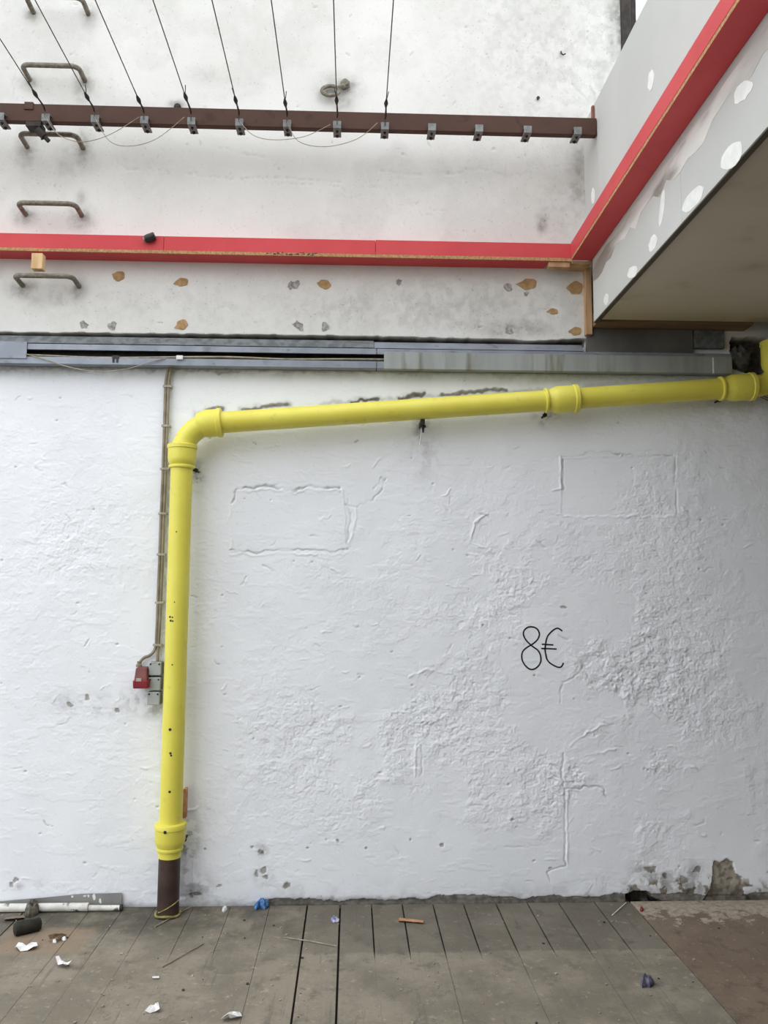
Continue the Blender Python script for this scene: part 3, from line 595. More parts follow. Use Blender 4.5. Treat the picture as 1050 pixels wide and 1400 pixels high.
# ------------------------------------------------------------------ wall anchor, fittings
p = at(455, 123, y=-.04); an = thing('wall_anchor', (p[0], -.012, p[2]), 'weathered iron ring anchor with a nut on the upper wall', 'anchor')
ring = [at(452+12*math.cos(t), 124+6.5*math.sin(t), y=-.045-.01*math.sin(t)) for t in np.linspace(0, 2*math.pi, 22)]
MB().tube(ring, .0105, 8).build('eye_ring', RUSTB, an)
MB().tube([at(462, 120, y=-.045), at(468, 118, y=-.04), at(472, 117, y=-.005)], [.012, .014, .016], 10).build('shank', RUSTB, an)
MB().lathe(at(472, 116.5, y=-.008), (0, -1, 0), [(0, .030), (.012, .030), (.014, .020), (.035, .020), (.036, .010)], 6).build('nut', RUSTB, an)
p = at(243, 147, y=-.02); MBq = MB().lathe((p[0], -.012, p[2]), (0, -1, 0), [(-.01, .022), (.02, .02), (.03, .012)], 8); tag(MBq.build('anchor_stub', DARK), 'small dark anchor stub on the wall behind the beam', 'anchor')
tag(MB().tube([at(767, 70, y=-.012), at(767.5, 73, y=-.03), at(770, 75, y=-.032), at(773, 73.5, y=-.03)], .004, 7).build('wall_hook', DARK), 'tiny dark hook high on the upper wall right of the wires', 'hook')
tag(MB().lathe(at(735, 136, y=-.012), (0, -1, 0), [(-.01, .006), (.015, .006), (.016, .010), (.02, .009)], 8).build('wall_screw', DARK), 'tiny dark screw in the upper wall above the beam', 'screw')
p0, p1 = at(196, 328, y=-.150), at(211, 322.5, y=-.150); d = p1-p0
sp = thing('small_spotlight', (p0[0], -.15, RZ+.09), 'small black cylindrical fitting perched on the red wall trim', 'fitting')
MB().lathe(p0+d*.12, d, [(.0, .011), (.004, .019), (.02, .0215), (.055, .0205), (.058, .016)], 14).build('housing', BLACK, sp)
MB().lathe(p0, d, [(-.002, .004), (.003, .012), (.012, .013)], 12).build('front_cap', GALV, sp)
MB().box(at(204, 326, y=-.14)[0]-.01, at(204, 326, y=-.14)[0]+.01, -.145, -.1308, RZ+.075, RZ+.094).build('bracket', BLACK, sp)

# ------------------------------------------------------------------ cable trunking
TY = -.078
zt = lambda v, y=TY, u=400: float(at(u, v, y=y)[2])
tr = thing('cable_trunking', (0, -.03, zt(502)), 'grey galvanised cable trunking with an open front along the wall', 'trunking')
tx1 = float(at(1000, 495, y=TY)[0]); xm = float(at(515, 485, y=TY)[0]); xl = float(at(37, 483, y=TY)[0]); xr_ = float(at(525, 490, y=TY)[0])
z0, z1, z2, z3 = zt(501.5), zt(492.5), zt(482.5), zt(475)
MB().box(XL+.02, tx1, -.010, -.006, z0, z3).build('back_plate', BLACK, tr)
for a, b in ((XL+.02, xm-.002), (xm+.002, tx1)):
    MB().box(a, b, TY+.002, -.010, z0, z0+.002).box(a, b, TY, TY+.002, z0, z1).box(a, b, TY+.002, TY+.014, z1-.002, z1).build('lower_flange', GALV, tr)
    MB().box(a, b, TY+.002, -.010, z3-.002, z3).box(a, b, TY, TY+.002, z2, z3).box(a, b, TY+.002, TY+.014, z2, z2+.002).build('upper_flange', GALV, tr)
MB().box(XL+.02, xl, TY-.006, TY-.001, zt(495.5), zt(473)).box(XL+.02, xl, TY-.001, TY+.03, zt(473)-.002, zt(473)).build('lid', GALV, tr, bevel=.001)
MB().box(xr_, tx1, TY-.006, TY-.001, zt(502.5), zt(479.5)).box(xr_, tx1, TY-.001, TY+.03, zt(502.5), zt(502.5)+.002).build('lid', LID, tr, bevel=.001)
MB().box(float(at(973, 490, y=TY)[0]), float(at(975, 490, y=TY)[0]), TY-.0075, TY-.006, zt(503), zt(481)).build('tape_strip', PAPER, tr)
cxx = float(at(158, 495, y=TY)[0]); MB().box(cxx-.018, cxx+.018, TY-.004, TY+.004, zt(494), zt(489.5)).box(cxx-.016, cxx-.006, TY-.004, TY+.001, zt(499), zt(494)).box(cxx+.004, cxx+.014, TY-.004, TY+.001, zt(499), zt(494)).build('mounting_clip', BLACK, tr)
xs0 = float(at(510, 470, y=-.03)[0]); xs1 = float(at(797, 472, y=-.05)[0])
fl_ = lambda a, b, va, vb, u: MB().hexa([(a, -.066, zt(vb, -.066, u)), (b, -.066, zt(vb, -.066, u)), (b, -.004, zt(vb, -.066, u)), (a, -.004, zt(vb, -.066, u)), (a, -.020, zt(va, -.020, u)), (b, -.020, zt(va, -.020, u)), (b, -.004, zt(va, -.020, u)), (a, -.004, zt(va, -.020, u))])
q = tag(fl_(XL+.02, xs0+.004, 464.5, 473.8, 400).build('metal_flashing', GALVD), 'mottled dark grey metal strip above the open trunking', 'flashing')
q = tag(fl_(xs0+.006, xs1, 468.3, 476.3, 550).build('metal_flashing', GALV), 'smoother grey metal strip above the closed trunking lid', 'flashing')
def curve(ctl, n=8):
    C = []
    for i in range(len(ctl)-1):
        a, b, c_, d_ = [np.array(ctl[min(max(j, 0), len(ctl)-1)], float) for j in (i-1, i, i+1, i+2)]
        for t in np.linspace(0, 1, n+1)[:-1]: C.append(.5*(2*b+(c_-a)*t+(2*a-5*b+4*c_-d_)*t*t+(3*b-a-3*c_+d_)*t**3))
    C.append(np.array(ctl[-1], float)); return C
tag(MB().tube(curve([at(30, 484, y=-.05), at(60, 486, y=-.065), at(150, 489, y=-.073), at(300, 488, y=-.073), at(390, 491, y=-.071), at(470, 491, y=-.068), at(540, 491.5, y=-.06)]), .0052, 7).build('trunking_cable', CABLE), 'pale cable lying inside the open trunking', 'cable')
tag(MB().tube(curve([at(30, 486, y=-.04), at(130, 492, y=-.055), at(230, 490, y=-.06), at(340, 491.5, y=-.06), at(440, 494, y=-.055), at(540, 494, y=-.05)]), .0042, 7).build('trunking_cable', COND), 'darker thin cable lying inside the open trunking', 'cable')
tag(MB().tube(curve([at(35, 484, y=-.085), at(60, 491, y=-.088), at(95, 502, y=-.09), at(135, 508, y=-.09), at(175, 504, y=-.09), at(205, 495, y=-.09), at(226, 490, y=-.085)]), .0028, 6).build('sagging_cable', CABLE), 'thin pale cable sagging below the left end of the trunking', 'cable')
tag(MB().box(at(241, 490, y=-.09)[0], at(250, 490, y=-.09)[0], -.094, -.082, zt(491.5, -.09, 245), zt(486, -.09, 245)).build('cable_tag', PAPER, bevel=.002), 'small white tag on the cable in the trunking', 'tag')

# ------------------------------------------------------------------ yellow drainpipe
PY, PR = -.122, .0565
xb, xt_ = at(231, 1200, y=PY)[0], at(248.2, 650, y=PY)[0]
xv = (xb+xt_)/2
pipe = thing('drainpipe', (xv, PY, 0), 'bright yellow drainpipe running along the wall and down to the floor', 'drainpipe')
zf = lambda v, u=240: float(at(u, v, y=PY)[2])
vx = lambda z: xb+(xt_-xb)*(z-zf(1200))/(zf(650)-zf(1200))
V = lambda z: np.array([vx(z), PY, z])
zj = zf(1171)
MB().tube([V(.002), V(zj)], .054, 28).build('unpainted_section', BROWNP, pipe)['label'] = 'dark brown unpainted foot of the pipe'
MB().tube([V(zj-.001), V(zf(1158))], PR, 28).build('vertical_pipe', YEL, pipe)
s = zf(1158); e = zf(1126)
MB().lathe(V(s-.01), V(e)-V(s), [(0, .058), (.004, .0605), (.018, .0655), (.032, .0725), (.045, .0755), (.10, .0755), (.104, .079), (.125, .079), (.129, .076), (.131, .060)]).build('socket', YEL, pipe)
MB().lathe(V(s-.016), (0, 0, 1), [(0, .058), (.003, .0655), (.010, .0675), (.017, .0655), (.02, .058)]).build('pipe_clip', YEL, pipe)
MB().tube([V(e-.02), V(zf(634))], PR, 28).build('vertical_pipe', YEL, pipe)
s = zf(634); e = zf(612)
MB().lathe(V(s-.008), V(e)-V(s), [(0, .058), (.006, .064), (.02, .0715), (.035, .0735), (.085, .0735), (.088, .078), (.106, .078), (.109, .075), (.111, .060)]).build('socket', YEL, pipe)
MB().lathe(V(s-.026), (0, 0, 1), [(0, .058), (.003, .0665), (.010, .0685), (.016, .0665), (.019, .058)]).build('pipe_clip', YEL, pipe)
hA, hB = at(306, 577.5, y=PY), at(985, 531.5, y=PY); hd = (hB-hA)/np.linalg.norm(hB-hA)
HP = lambda u: hA+hd*((at(u, 577.5-.0678*(u-306), y=PY)-hA)@hd)
top = V(e-.01)
# elbow: circular-ish sweep from vertical to the sloping run
eA, eB = V(zf(614)), HP(282); vdir = (V(1)-V(0))
tt = ((eB-eA)@np.array([hd[2], 0, -hd[0]]))/(vdir@np.array([hd[2], 0, -hd[0]])); K = eA+vdir*tt
rad = 1.0
pts = [eA+(K-eA)*0, ]
p1_ = K-(K-eA)/np.linalg.norm(K-eA)*min(np.linalg.norm(K-eA), .135); p2_ = K+hd*.135
pts = [eA, p1_]+[(1-t)**2*p1_+2*t*(1-t)*(K*.62+(p1_+p2_)*.19)+t*t*p2_ for t in np.linspace(.05, 1, 14)]+[HP(292)]
pts = [p for i, p in enumerate(pts) if i == 0 or np.linalg.norm(p-pts[i-1]) > .004]
MB().tube(pts, .0585, 28).build('elbow', YEL, pipe)
def hsock(ua, ub, flip, name='socket'):
    a, b = HP(ua), HP(ub); L_ = np.linalg.norm(b-a)
    prof = [(0, .058), (.012, .061), (.03, .069), (.045, .073), (L_-.028, .073), (L_-.024, .0775), (L_-.004, .0775), (L_-.001, .073), (L_, .059)]
    if flip: prof = [(L_-t, r) for t, r in prof[::-1]]
    return MB().lathe(a, b-a, prof).build(name, YEL, pipe)
hsock(270, 304, False)
MB().tube([HP(296), HP(756)], PR, 28).build('sloping_pipe', YEL, pipe)
hsock(750, 790, False)
MB().lathe(HP(744), hd, [(0, .058), (.003, .0655), (.009, .0675), (.015, .0655), (.018, .058)]).build('pipe_clip', YEL, pipe)
MB().tube([HP(786), HP(995)], PR, 28).build('sloping_pipe', YEL, pipe)
hsock(990, 1030, False)
MB().lathe(HP(983), hd, [(0, .058), (.003, .0655), (.009, .0675), (.015, .0655), (.018, .058)]).build('pipe_clip', YEL, pipe)
E0 = HP(1024); E1 = HP(1033); up_ = np.array([0, 0, 1.]); Kc = HP(1062)
pts = [E0, E1]+[(1-t)**2*E1+2*t*(1-t)*Kc+t*t*(Kc+up_*.11) for t in np.linspace(.1, 1, 10)]
MB().tube(pts, .0585, 28).build('elbow', YEL, pipe)
MB().lathe(Kc+up_*.075, up_, [(0, .059), (.01, .064), (.025, .072), (.04, .075), (.14, .075), (.145, .079), (.165, .079), (.168, .06), (.17, .02)]).build('socket', YEL, pipe)
for (u, v, du) in ((268, 643, 1), (745, 567.5, 0), (985, 546.5, 0), (252, 1148, 1)):
    p = at(u, v, y=-.07)
    bl = MB().tube([p, (p[0], .01, p[2])], .006, 8).lathe(p, (0, -1, 0), [(-.012, .012), (.006, .012), (.007, .005), (.018, .005)], 6).tube([p, p+np.array([-.03*du, -.01, .03*(1-du)])], .005, 6).build('clip_bolt', DARK, pipe)
for (u, v) in ((577, 581),):
    p = at(u, v, y=-.075)
    MB().box(p[0]-.011, p[0]+.011, -.13, .005, p[2]-.006, p[2]+.02).lathe((p[0]+.005, -.09, p[2]-.005), (0, 0, -1), [(0, .014), (.012, .014), (.012, .007), (.04, .004)], 8).build('support_bracket', DARK, pipe)
    MB().tube([(p[0]-.005, -.088, p[2]-.01), (p[0]-.008, -.09, p[2]-.06), (p[0]-.015, -.088, p[2]-.11)], .0022, 5).build('loose_thread', PAPER, pipe)
for i, (u, v, r) in enumerate([(232, 843, 1.6), (235.5, 843.5, 1.2), (233, 848, 1.6), (236, 848.5, 1.2), (232.5, 995, 2), (233, 1027, 1.6), (234, 1030, 1.4), (232, 1079, 1.7), (227, 1132, 2.2), (241, 728, 1), (238.5, 823, .9), (235.5, 907.5, 1)]):
    z = zf(v, u); xo = at(u, v, y=PY-PR)[0]-vx(z); xo = max(-.05, min(.05, xo)); rr_ = .0792 if v == 1132 else PR
    yy = PY-math.sqrt(rr_**2-xo**2)
    nrm = Vector((xo, yy-PY, 0)).normalized()
    MB().lathe((vx(z)+xo+nrm.x*-.001, yy-nrm.y*.001, z), nrm, [(0, r*.0042), (.0016, r*.0036)], 8).build('paint_chip', BLACK, pipe)
# yellow edging of paint skin round the foot of the pipe
ring = [V(.012)+np.array([.060*math.cos(t), .060*math.sin(t), .004*math.sin(3*t)]) for t in np.linspace(0, 2*math.pi, 20)]
DYEL = M_('dirty_yellow_paint', (168, 160, 92), (120, 112, 72), 40, .7)
MB().tube(ring, .006, 7).build('foot_collar', DYEL, pipe)
MB().tube([V(.02)+np.array([.056*math.cos(t), .056*math.sin(t), .03+.03*math.cos(t)]) for t in np.linspace(-math.pi*.75, -.05, 10)], .0026, 6).build('paint_skin', DYEL, pipe)
pz = zf(1100); tag(MB().box(vx(pz)+.045, vx(pz)+.062, -.055, -.012, zf(1124), zf(1083)).build('rust_tab', ORNG, bevel=.002), 'narrow orange strip tucked between the wall and the foot of the yellow pipe', 'strip')

# ------------------------------------------------------------------ conduits, boxes and red socket beside the pipe
cv = thing('cable_conduit', at(214, 890, y=-.02), 'pair of thin grey conduits clipped to the wall left of the yellow pipe', 'conduit')
CYc = -.024
left = [(233, 498), (229.5, 508), (226.8, 522), (225.8, 545), (224.2, 600), (222.2, 660), (219.6, 720), (216.8, 800), (213.8, 875), (212.8, 884), (210, 891), (204, 896.5), (197.5, 899), (193, 903), (190.8, 908)]
right = [(235.5, 499), (232.8, 509), (231, 524), (230, 545), (228.2, 600), (226, 660), (223.6, 720), (220.8, 800), (217.2, 875), (216, 890), (215, 906)]
MB().tube(curve([at(a, b, y=CYc) for a, b in left], 3), .0082, 8).build('conduit_tube', COND, cv)
MB().tube(curve([at(a, b, y=CYc) for a, b in right], 3), .0082, 8).build('conduit_tube', COND, cv)
MB().box(at(230, 497, y=-.07)[0], at(237, 497, y=-.07)[0], -.074, -.012, at(233, 500, y=-.05)[2], at(233, 495, y=-.05)[2]).build('conduit_entry', DARK, cv)
for v in (528, 582, 641, 702, 758, 824, 882):
    u = np.interp(v, [q_[1] for q_ in left], [q_[0] for q_ in left])+2.1
    p = at(u, v, y=CYc-.009)
    MB().box(p[0]-.024, p[0]+.022, CYc-.011, CYc-.007, p[2]-.006, p[2]+.006).box(p[0]-.024, p[0]-.018, CYc-.007, 0, p[2]-.006, p[2]+.006).box(p[0]+.016, p[0]+.022, CYc-.007, 0, p[2]-.006, p[2]+.006).build('saddle_clip', CLIP, cv, bevel=.001)
nm = ['top grey junction box of the three beside the yellow pipe', 'middle grey junction box of the three beside the yellow pipe', 'bottom grey junction box of the three beside the yellow pipe']
for k, (ua, ub, va, vb) in enumerate([(203.5, 220, 905, 923.5), (203, 219, 926, 944), (201.5, 218, 946, 964)]):
    a, b = at(ua, va, y=-.062), at(ub, vb, y=-.062)
    jb = thing('junction_box', ((a[0]+b[0])/2, -.03, b[2]), nm[k], 'box', 'grey junction boxes by the pipe')
    MB().box(a[0]-.001, b[0]+.001, -.046, -.003, b[2]+.001, a[2]-.001).build('body', M_('box_base_grey', (120, 122, 120), rough=.6) if k == 0 else bpy.data.materials['box_base_grey'], jb, bevel=.003)
    cov = MB().box(a[0], b[0], -.064, -.047, b[2], a[2]).build('cover', BOXG, jb, bevel=.004)
    for sx in (0, 1):
        MB().lathe((a[0]+.01+(b[0]-a[0]-.02)*sx, -.064, a[2]-.012), (0, -1, 0), [(-.002, .005), (.0012, .005), (.0015, .003)], 8).build('cover_screw', DARK, cov)
MB().box(at(206, 922, y=-.06)[0], at(214, 907, y=-.06)[0], -.066, -.055, at(210, 906.5, y=-.06)[2], at(210, 904.8, y=-.06)[2]).build('latch', CLIP, bpy.data.objects['junction_box'])
a, b = at(182, 910, y=-.1), at(202, 943, y=-.1)
rs = thing('power_socket', ((a[0]+b[0])/2, -.05, b[2]), 'red industrial power socket hanging from a conduit beside the grey boxes', 'socket')
w0, w1 = at(185.2, 914, y=-.09)[0], at(200, 914, y=-.09)[0]; v0, v1 = at(182.3, 934, y=-.11)[0], at(201, 934, y=-.11)[0]
zt_, zm, zb_ = at(190, 913, y=-.09)[2], at(190, 932, y=-.11)[2], at(190, 941.5, y=-.11)[2]
MB().hexa([(v0, -.105, zm), (v1, -.105, zm), (v1, -.008, zm), (v0, -.008, zm), (w0, -.085, zt_), (w1, -.085, zt_), (w1, -.012, zt_), (w0, -.012, zt_)]).build('housing', SOCK, rs, bevel=.006)
flap = MB().hexa([(v0-.002, -.112, zb_), (v1+.004, -.112, zb_), (v1+.004, -.01, zb_), (v0-.002, -.01, zb_), (v0-.004, -.112, zm+.006), (v1+.006, -.112, zm+.006), (v1+.006, -.01, zm+.006), (v0-.004, -.01, zm+.006)]).build('hinged_flap', SOCKR, rs, bevel=.005)
MB().box((v0*.8+v1*.2), (v0*.42+v1*.58), -.1125, -.1105, zm+.002, zm+.018).build('rating_label', CLIP, flap)
MB().lathe((w1-.014, -.086, zt_-.026), (0, -1, 0), [(-.002, .006), (.004, .006)], 8).build('housing_screw', BLACK, rs)
MB().lathe((at(190.5, 910, y=CYc)[0], -.03, zt_-.002), (0, 0, 1), [(0, .016), (.014, .016), (.016, .011), (.03, .011)], 8).build('cable_gland', COND, rs)

# ------------------------------------------------------------------ the price written on the wall
g8 = [(375, 440), (310, 375), (270, 300), (275, 235), (320, 190), (375, 178), (435, 190), (480, 230), (497, 290), (470, 360), (420, 410), (375, 440), (310, 480), (260, 530), (243, 600), (260, 680), (310, 750), (370, 788), (430, 780), (490, 730), (518, 660), (510, 580), (475, 515), (420, 475), (375, 440)]
ge = [(825, 240), (790, 212), (750, 198), (690, 230), (630, 290), (600, 350), (585, 430), (578, 500), (590, 580), (605, 640), (640, 690), (700, 730), (760, 757), (805, 755), (830, 725), (842, 695)]
pw = at(742, 886, y=0); pr = thing('price_writing', (pw[0], 0, pw[2]-.12), 'handwritten price 8€ in black marker on the white wall', 'writing')
def ink(mb, pts):
    W = [np.array(wp(690+a/10.5, 840+b/10.5)) for a, b in pts]
    C = curve([(q_[0], 0, q_[1]) for q_ in W], 5); C = [np.array((p[0], -wall_h(p[0], p[2]), p[2])) for p in C]
    k = len(C); hs_ = [C[i][1] for i in range(k)]; vs_, n = [], 6
    for i in range(k):
        t = C[min(i+1, k-1)]-C[max(i-1, 0)]; t[1] = 0; t /= np.linalg.norm(t); nn = np.array((-t[2], 0, t[0]))
        yb = min(-wall_h(C[i][0]+dx, C[i][2]+dz) for dx in (-.006, 0, .006) for dz in (-.006, 0, .006))
        for wgt, yo in ((-1, .003), (-.85, -.0008), (.85, -.0008), (1, .003)): vs_.append((C[i][0]+nn[0]*wgt*.0046, yb+yo, C[i][2]+nn[2]*wgt*.0046))
    mb.add(vs_, [(i*4+j, i*4+j+1, i*4+j+5, i*4+j+4) for i in range(k-1) for j in range(3)])
    return mb
ink(MB(), g8).build('digit_eight', INK, pr)
m_ = ink(MB(), ge); ink(m_, [(530, 427), (600, 432), (697, 438)]); ink(m_, [(522, 488), (640, 492), (745, 497)]); m_.build('euro_sign', INK, pr)

tag(MB().box(at(802, 470, y=-.03)[0], at(947, 470, y=-.03)[0], -.036, -.006, at(870, 484, y=-.036)[2], 3.0755).build('grey_board', M_('dark_cement_board', (104, 102, 97), (92, 90, 86), 6, .9), bevel=.001), 'long dark grey board above the right trunking lid under the bulkhead', 'board')
# ------------------------------------------------------------------ clutter in the dark top right corner
tag(MB().box(at(948, 460, y=-.03)[0], at(990, 460, y=-.03)[0], -.035, -.006, at(960, 476, y=-.03)[2], 3.0755).build('grey_board', GALVD, bevel=.002), 'small grey board above the right end of the trunking', 'board')
mb = MB(); pc = at(1016, 488, y=-.03); R_ = random.Random(3); vv = []; n, k = 12, 7
for i in range(k):
    for j in range(n):
        th = 2*math.pi*j/n; ph = math.pi*(i+.5)/k; q = .8+R_.uniform(-.25, .25)
        vv.append((pc[0]+.075*q*math.sin(ph)*math.cos(th), .03+.05*q*math.sin(ph)*math.sin(th), pc[2]+.085*q*math.cos(ph)))
mb.add(vv, [(i*n+j, i*n+(j+1) % n, (i+1)*n+(j+1) % n, (i+1)*n+j) for i in range(k-1) for j in range(n)]+[tuple(range(n)), tuple(range((k-1)*n, k*n))])
tag(mb.build('crumpled_foil', FOIL, flat=True), 'crumpled dull foil stuffed in the dark hole by the yellow elbow', 'foil')
for k in range(3):
    tag(MB().tube(curve([at(1028+k*3, 537-k*1.5, y=-.03), at(1042+k*2, 544-k*2.5, y=-.03), at(1064, 553-k*4, y=-.03)]), .004, 6).build('thin_cable', CABLE), ['lowest', 'middle', 'uppermost'][k]+' of three thin cables beneath the yellow elbow on the right', 'cable')

# ------------------------------------------------------------------ things on the floor
PPb = [at(u, v, y=-.012) for u, v in ((-40, 1234.5), (0, 1232), (60, 1227), (110, 1222), (167, 1220.5))]
mbp = MB().prism([tuple(p) for p in PPb]+[(PPb[-1][0], -.012, .001), (PPb[0][0], -.012, .001)], (0, -.004, 0))
o = mbp.build('skirting_plate', PLATE); tag(o, 'wedge-shaped grey metal plate leaning at the foot of the wall', 'plate')
for u, v, ru, rv in ((129, 1227, 2.5, 5), (121, 1225, 1.5, 2), (137, 1232, 2, 3), (116, 1225, 2, 1.5), (99, 1226, 1.5, 1.5)):
    MB().prism([tuple(at(a_, b_, y=-.0162)) for a_, b_ in blob(u, v, ru, rv, 0, 9, .3, 3)], (0, -.0008, 0)).build('paint_splash', PAPER, o)
tw = thing('white_tube', (at(60, 1241, z=.02)[0], -.055, 0), 'long white plastic tube lying against the foot of the wall', 'tube')
ux = lambda u: float(at(u, 1241, y=-.055)[0])
MB().lathe((-3.0, -.055, .0215), (1, 0, 0), [(0, .020), (ux(121)+3.0-.012, .020), (ux(121)+3.0-.010, .021), (ux(121)+3.0, .021), (ux(121)+3.0, .014)], 18).build('outer_tube', TUBEW, tw)
MB().lathe((ux(121)-.02, -.055, .0165), (1, 0, -.01), [(0, .0145), (ux(164)-ux(121)+.02, .0135)], 16).build('inner_tube', TUBEW, tw)
MB().lathe((ux(164), -.055, .016), (1, 0, 0), [(0, .015), (.012, .0155), (.013, .010)], 14).build('end_cap', DARK, tw)
def lump(name, pts2, hgt, m, label, cat, seed, z=.0):
    """crumpled low heap: outline on the floor, creased folds above"""
    r = random.Random(seed); cen = np.mean([at(u, v, z=z) for u, v in pts2], 0); rings = []
    for f, hh in ((1, 0), (1.03, .35), (.8, .8), (.45, 1.0), (.15, .8)):
        rings.append([(cen[0]+(at(u, v, z=z)[0]-cen[0])*f*(1+r.uniform(-.12, .12)*(f < 1)), cen[1]+(at(u, v, z=z)[1]-cen[1])*f*(1+r.uniform(-.12, .12)*(f < 1)), z+.002+hgt*hh*(1+r.uniform(-.35, .35)*(hh > 0))) for u, v in pts2])
    n = len(pts2); mb = MB()
    mb.add([p for q in rings for p in q], [(i*n+j, i*n+(j+1) % n, (i+1)*n+(j+1) % n, (i+1)*n+j) for i in range(4) for j in range(n)]+[tuple(range(n-1, -1, -1)), tuple(range(4*n, 5*n))])
    return tag(mb.build(name, m, flat=True), label, cat)
lump('rag', blob(44, 1249, 11, 5.5, -.35, 14, .15, 2), .055, RAG, 'crumpled grey rag lying against the white tube', 'rag', 1)
tag(MB().hexa([tuple(at(u, v, z=z_)) for z_ in (.002, .014) for u, v in ((6, 1257), (34, 1254.5), (33, 1251), (8, 1254))]).build('wood_offcut', M_('grey_wood', (126, 114, 98), (104, 92, 78), 20, .8), bevel=.001), 'flat grey wood offcut beside the crumpled rag', 'offcut')
ra, rb = at(19, 1271, z=.03), at(56, 1262, z=.03)
tag(MB().lathe(ra, rb-ra, [(0, .018), (.004, .028), (.012, .031), (np.linalg.norm(rb-ra)-.012, .030), (np.linalg.norm(rb-ra)-.004, .027), (np.linalg.norm(rb-ra), .018)], 18).build('foam_roll', ROLLB), 'short black-brown roll lying on the floorboards by the rag', 'roll')
def scrap(pts, lift, label, m=PAPER, seed=0, cat='paper', name='paper_scrap'):
    r = random.Random(seed); P = [at(u, v, z=.003) for u, v in pts]; cen = np.mean(P, 0); n = len(P)
    topv = [(p[0], p[1], .0035+lift*r.uniform(0, 1)) for p in P]; mid = [((p[0]+cen[0])/2, (p[1]+cen[1])/2, .004+lift*r.uniform(.1, .7)) for p in P]; cc = (cen[0], cen[1], .004+lift*.4)
    vs_ = topv+mid+[cc]; bt = [(x, y, z-.0012) for x, y, z in vs_]; mb = MB(); k = len(vs_)
    f = [(j, (j+1) % n, n+(j+1) % n, n+j) for j in range(n)]+[(n+j, n+(j+1) % n, 2*n) for j in range(n)]
    mb.add(vs_+bt, f+[tuple(i+k for i in q[::-1]) for q in f]+[(j, k+j, k+(j+1) % n, (j+1) % n) for j in range(n)])
    return tag(mb.build(name, m, flat=True), label, cat)
scrap([(20.5, 1296), (25, 1293.5), (31, 1294), (36, 1294.5), (43, 1291.5), (50, 1291), (51.5, 1297), (45, 1299.5), (37, 1300), (28, 1300.5), (22, 1299)], .02, 'long torn white paper scrap below the black roll', seed=1)
scrap([(75.5, 1317), (80, 1316), (87, 1317), (93, 1317), (98, 1321), (93, 1326), (86, 1324), (79, 1322)], .03, 'curled white paper scrap on the left floorboards', seed=2)
scrap([(198, 1384.5), (205, 1380), (211, 1378), (216, 1376.5), (218, 1386), (212, 1383.5), (205, 1385)], .03, 'small folded white paper scrap near the bottom edge left of centre', seed=3)
scrap([(302, 1396), (308, 1391), (318, 1388), (328, 1386), (331, 1390), (325, 1395), (312, 1397.5)], .035, 'crumpled white paper scrap at the bottom edge, rightmost of the white ones', seed=4)
scrap([(208, 1336.5), (217, 1336), (217.5, 1338.5), (208.5, 1339)], .006, 'tiny straight white paper strip between the larger scraps', seed=5)
scrap([(65, 1286.5), (74, 1284), (85, 1280.5), (91, 1280), (88, 1284), (78, 1287.5), (68, 1288)], .03, 'thin curved brown splinter on the left floorboards', M_('brown_bark', (128, 100, 76), (92, 70, 52), 40, .85), 6, 'splinter', 'wood_splinter')
for q, (u, v) in enumerate(((74.5, 1289), (87.5, 1285.5))):
    lump('plaster_crumb', blob(u, v, 3, 1.6, 0, 8, .2, q), .012, PAPER, ['white plaster crumb left of the pair by the brown splinter', 'white plaster crumb right of the pair by the brown splinter'][q], 'crumb', q)
lump('blue_rag', [(347, 1243), (351, 1238), (355, 1235), (358, 1231), (364, 1229), (367, 1233), (367, 1241), (362, 1244), (355, 1242), (350, 1246)], .035, BLUE, 'crumpled blue rag at the foot of the wall', 'rag', 4)
lump('white_scrap', blob(307, 1245.5, 3.5, 2.4, -.5, 9, .2, 3), .018, PAPER, 'tiny white scrap near the wall between the pipe and the blue rag', 'scrap', 6)
lump('bottle_cap', blob(458, 1259.5, 5, 3.2, 0, 10, .15, 6), .018, M_('violet_white', (226, 226, 236), (96, 88, 150), 40, .6), 'small white and violet scrap on the dark boards', 'scrap', 8)
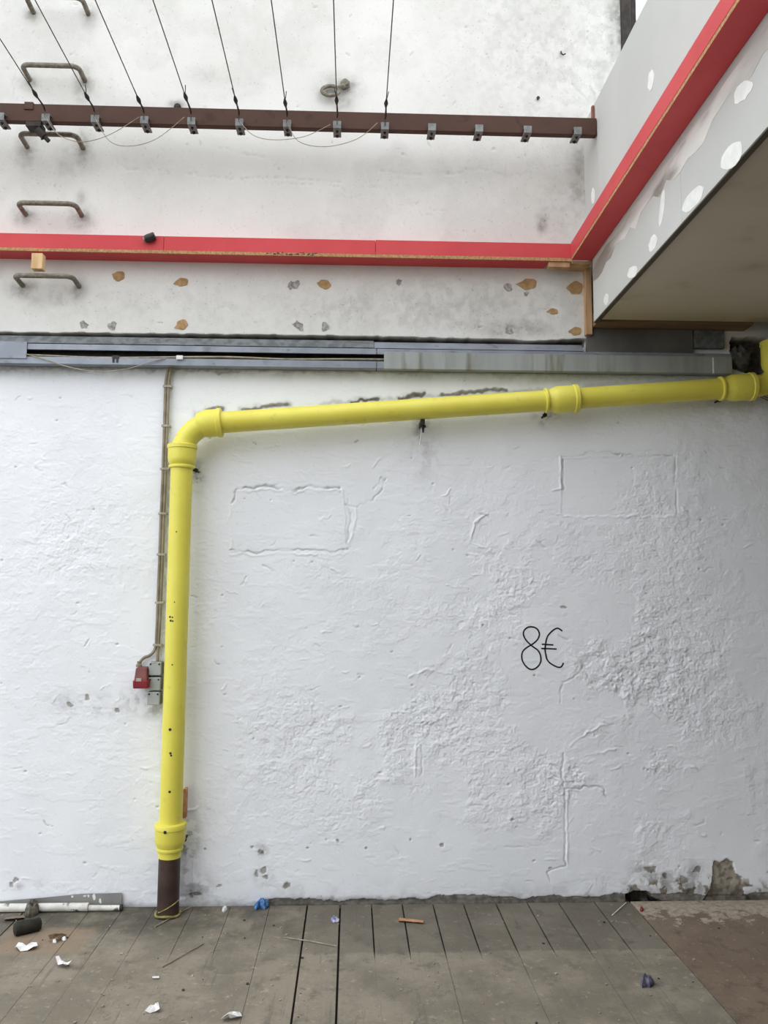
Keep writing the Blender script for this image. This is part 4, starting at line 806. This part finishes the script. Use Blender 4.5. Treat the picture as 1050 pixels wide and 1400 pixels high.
lump('blue_grey_scrap', blob(885, 1346, 8, 5.5, 0, 11, .3, 9), .03, VIOL, 'crumpled blue-grey scrap alone on the right floorboards', 'scrap', 9)
tag(MB().hexa([tuple(at(u, v, z=z_)) for z_ in (.002, .010) for u, v in ((545, 1258.5), (579, 1261.5), (579, 1258.5), (545, 1256))]).build('wood_stick', ORNG, bevel=.001), 'short orange-brown wooden stick on the dark boards', 'stick')
tag(MB().tube([at(545, 1255.5, z=.005), at(578, 1259, z=.005)], .003, 6).build('wood_splinter', CHIP), 'thin pale splinter alongside the orange wooden stick', 'splinter')
def rod(a, b, r, m, label): return tag(MB().tube([at(*a, z=r+.001), (at(*a, z=r+.001)+at(*b, z=r+.001))/2+np.array([.004, 0, .002]), at(*b, z=r+.001)], r, 6).build('thin_rod', m), label, 'rod')
rod((212, 1267), (262, 1239), .0032, CABLE, 'thin pale rod on the floor right beside the foot of the pipe')
rod((222, 1322), (278, 1290), .0026, COND, 'thin brown rod lying diagonally on the floor in front of the pipe')
rod((388, 1281.5), (460, 1293.5), .0028, CABLE, 'thin pale rod lying across the two wide floor joints')
rod((837, 1251), (856, 1234), .0026, PAPER, 'thin white rod poking out of the hole at the foot of the wall')
lump('red_cap', blob(877.5, 1245, 2.4, 2.2, 0, 9, .1, 2), .014, SOCKR, 'tiny red scrap at the edge of the brown floor sheet', 'scrap', 12)
# crumbs nobody could count
mb = MB(); r = random.Random(21)
for k in range(380):
    u = r.uniform(0, 1050); v = 1250+150*r.random()**1.3; p = at(u, v, z=.001); s_ = r.choice([.0015, .002, .002, .003, .003, .004, .006])*r.uniform(.6, 1.2)
    th = r.uniform(0, 3.1); q = []
    for z_ in (.0, s_*.7):
        for j in range(4):
            a_ = th+j*math.pi/2+r.uniform(-.3, .3); q.append((p[0]+s_*math.cos(a_), p[1]+s_*math.sin(a_), .0012+z_))
    mb.hexa(q, 0 if r.random() < .85 else 1)
tag(mb.build('plaster_crumbs', [DUST, M_('dark_crumb', (70, 64, 56), rough=.9)], flat=True), 'loose plaster crumbs and grit scattered over the floorboards', 'debris', kind='stuff')
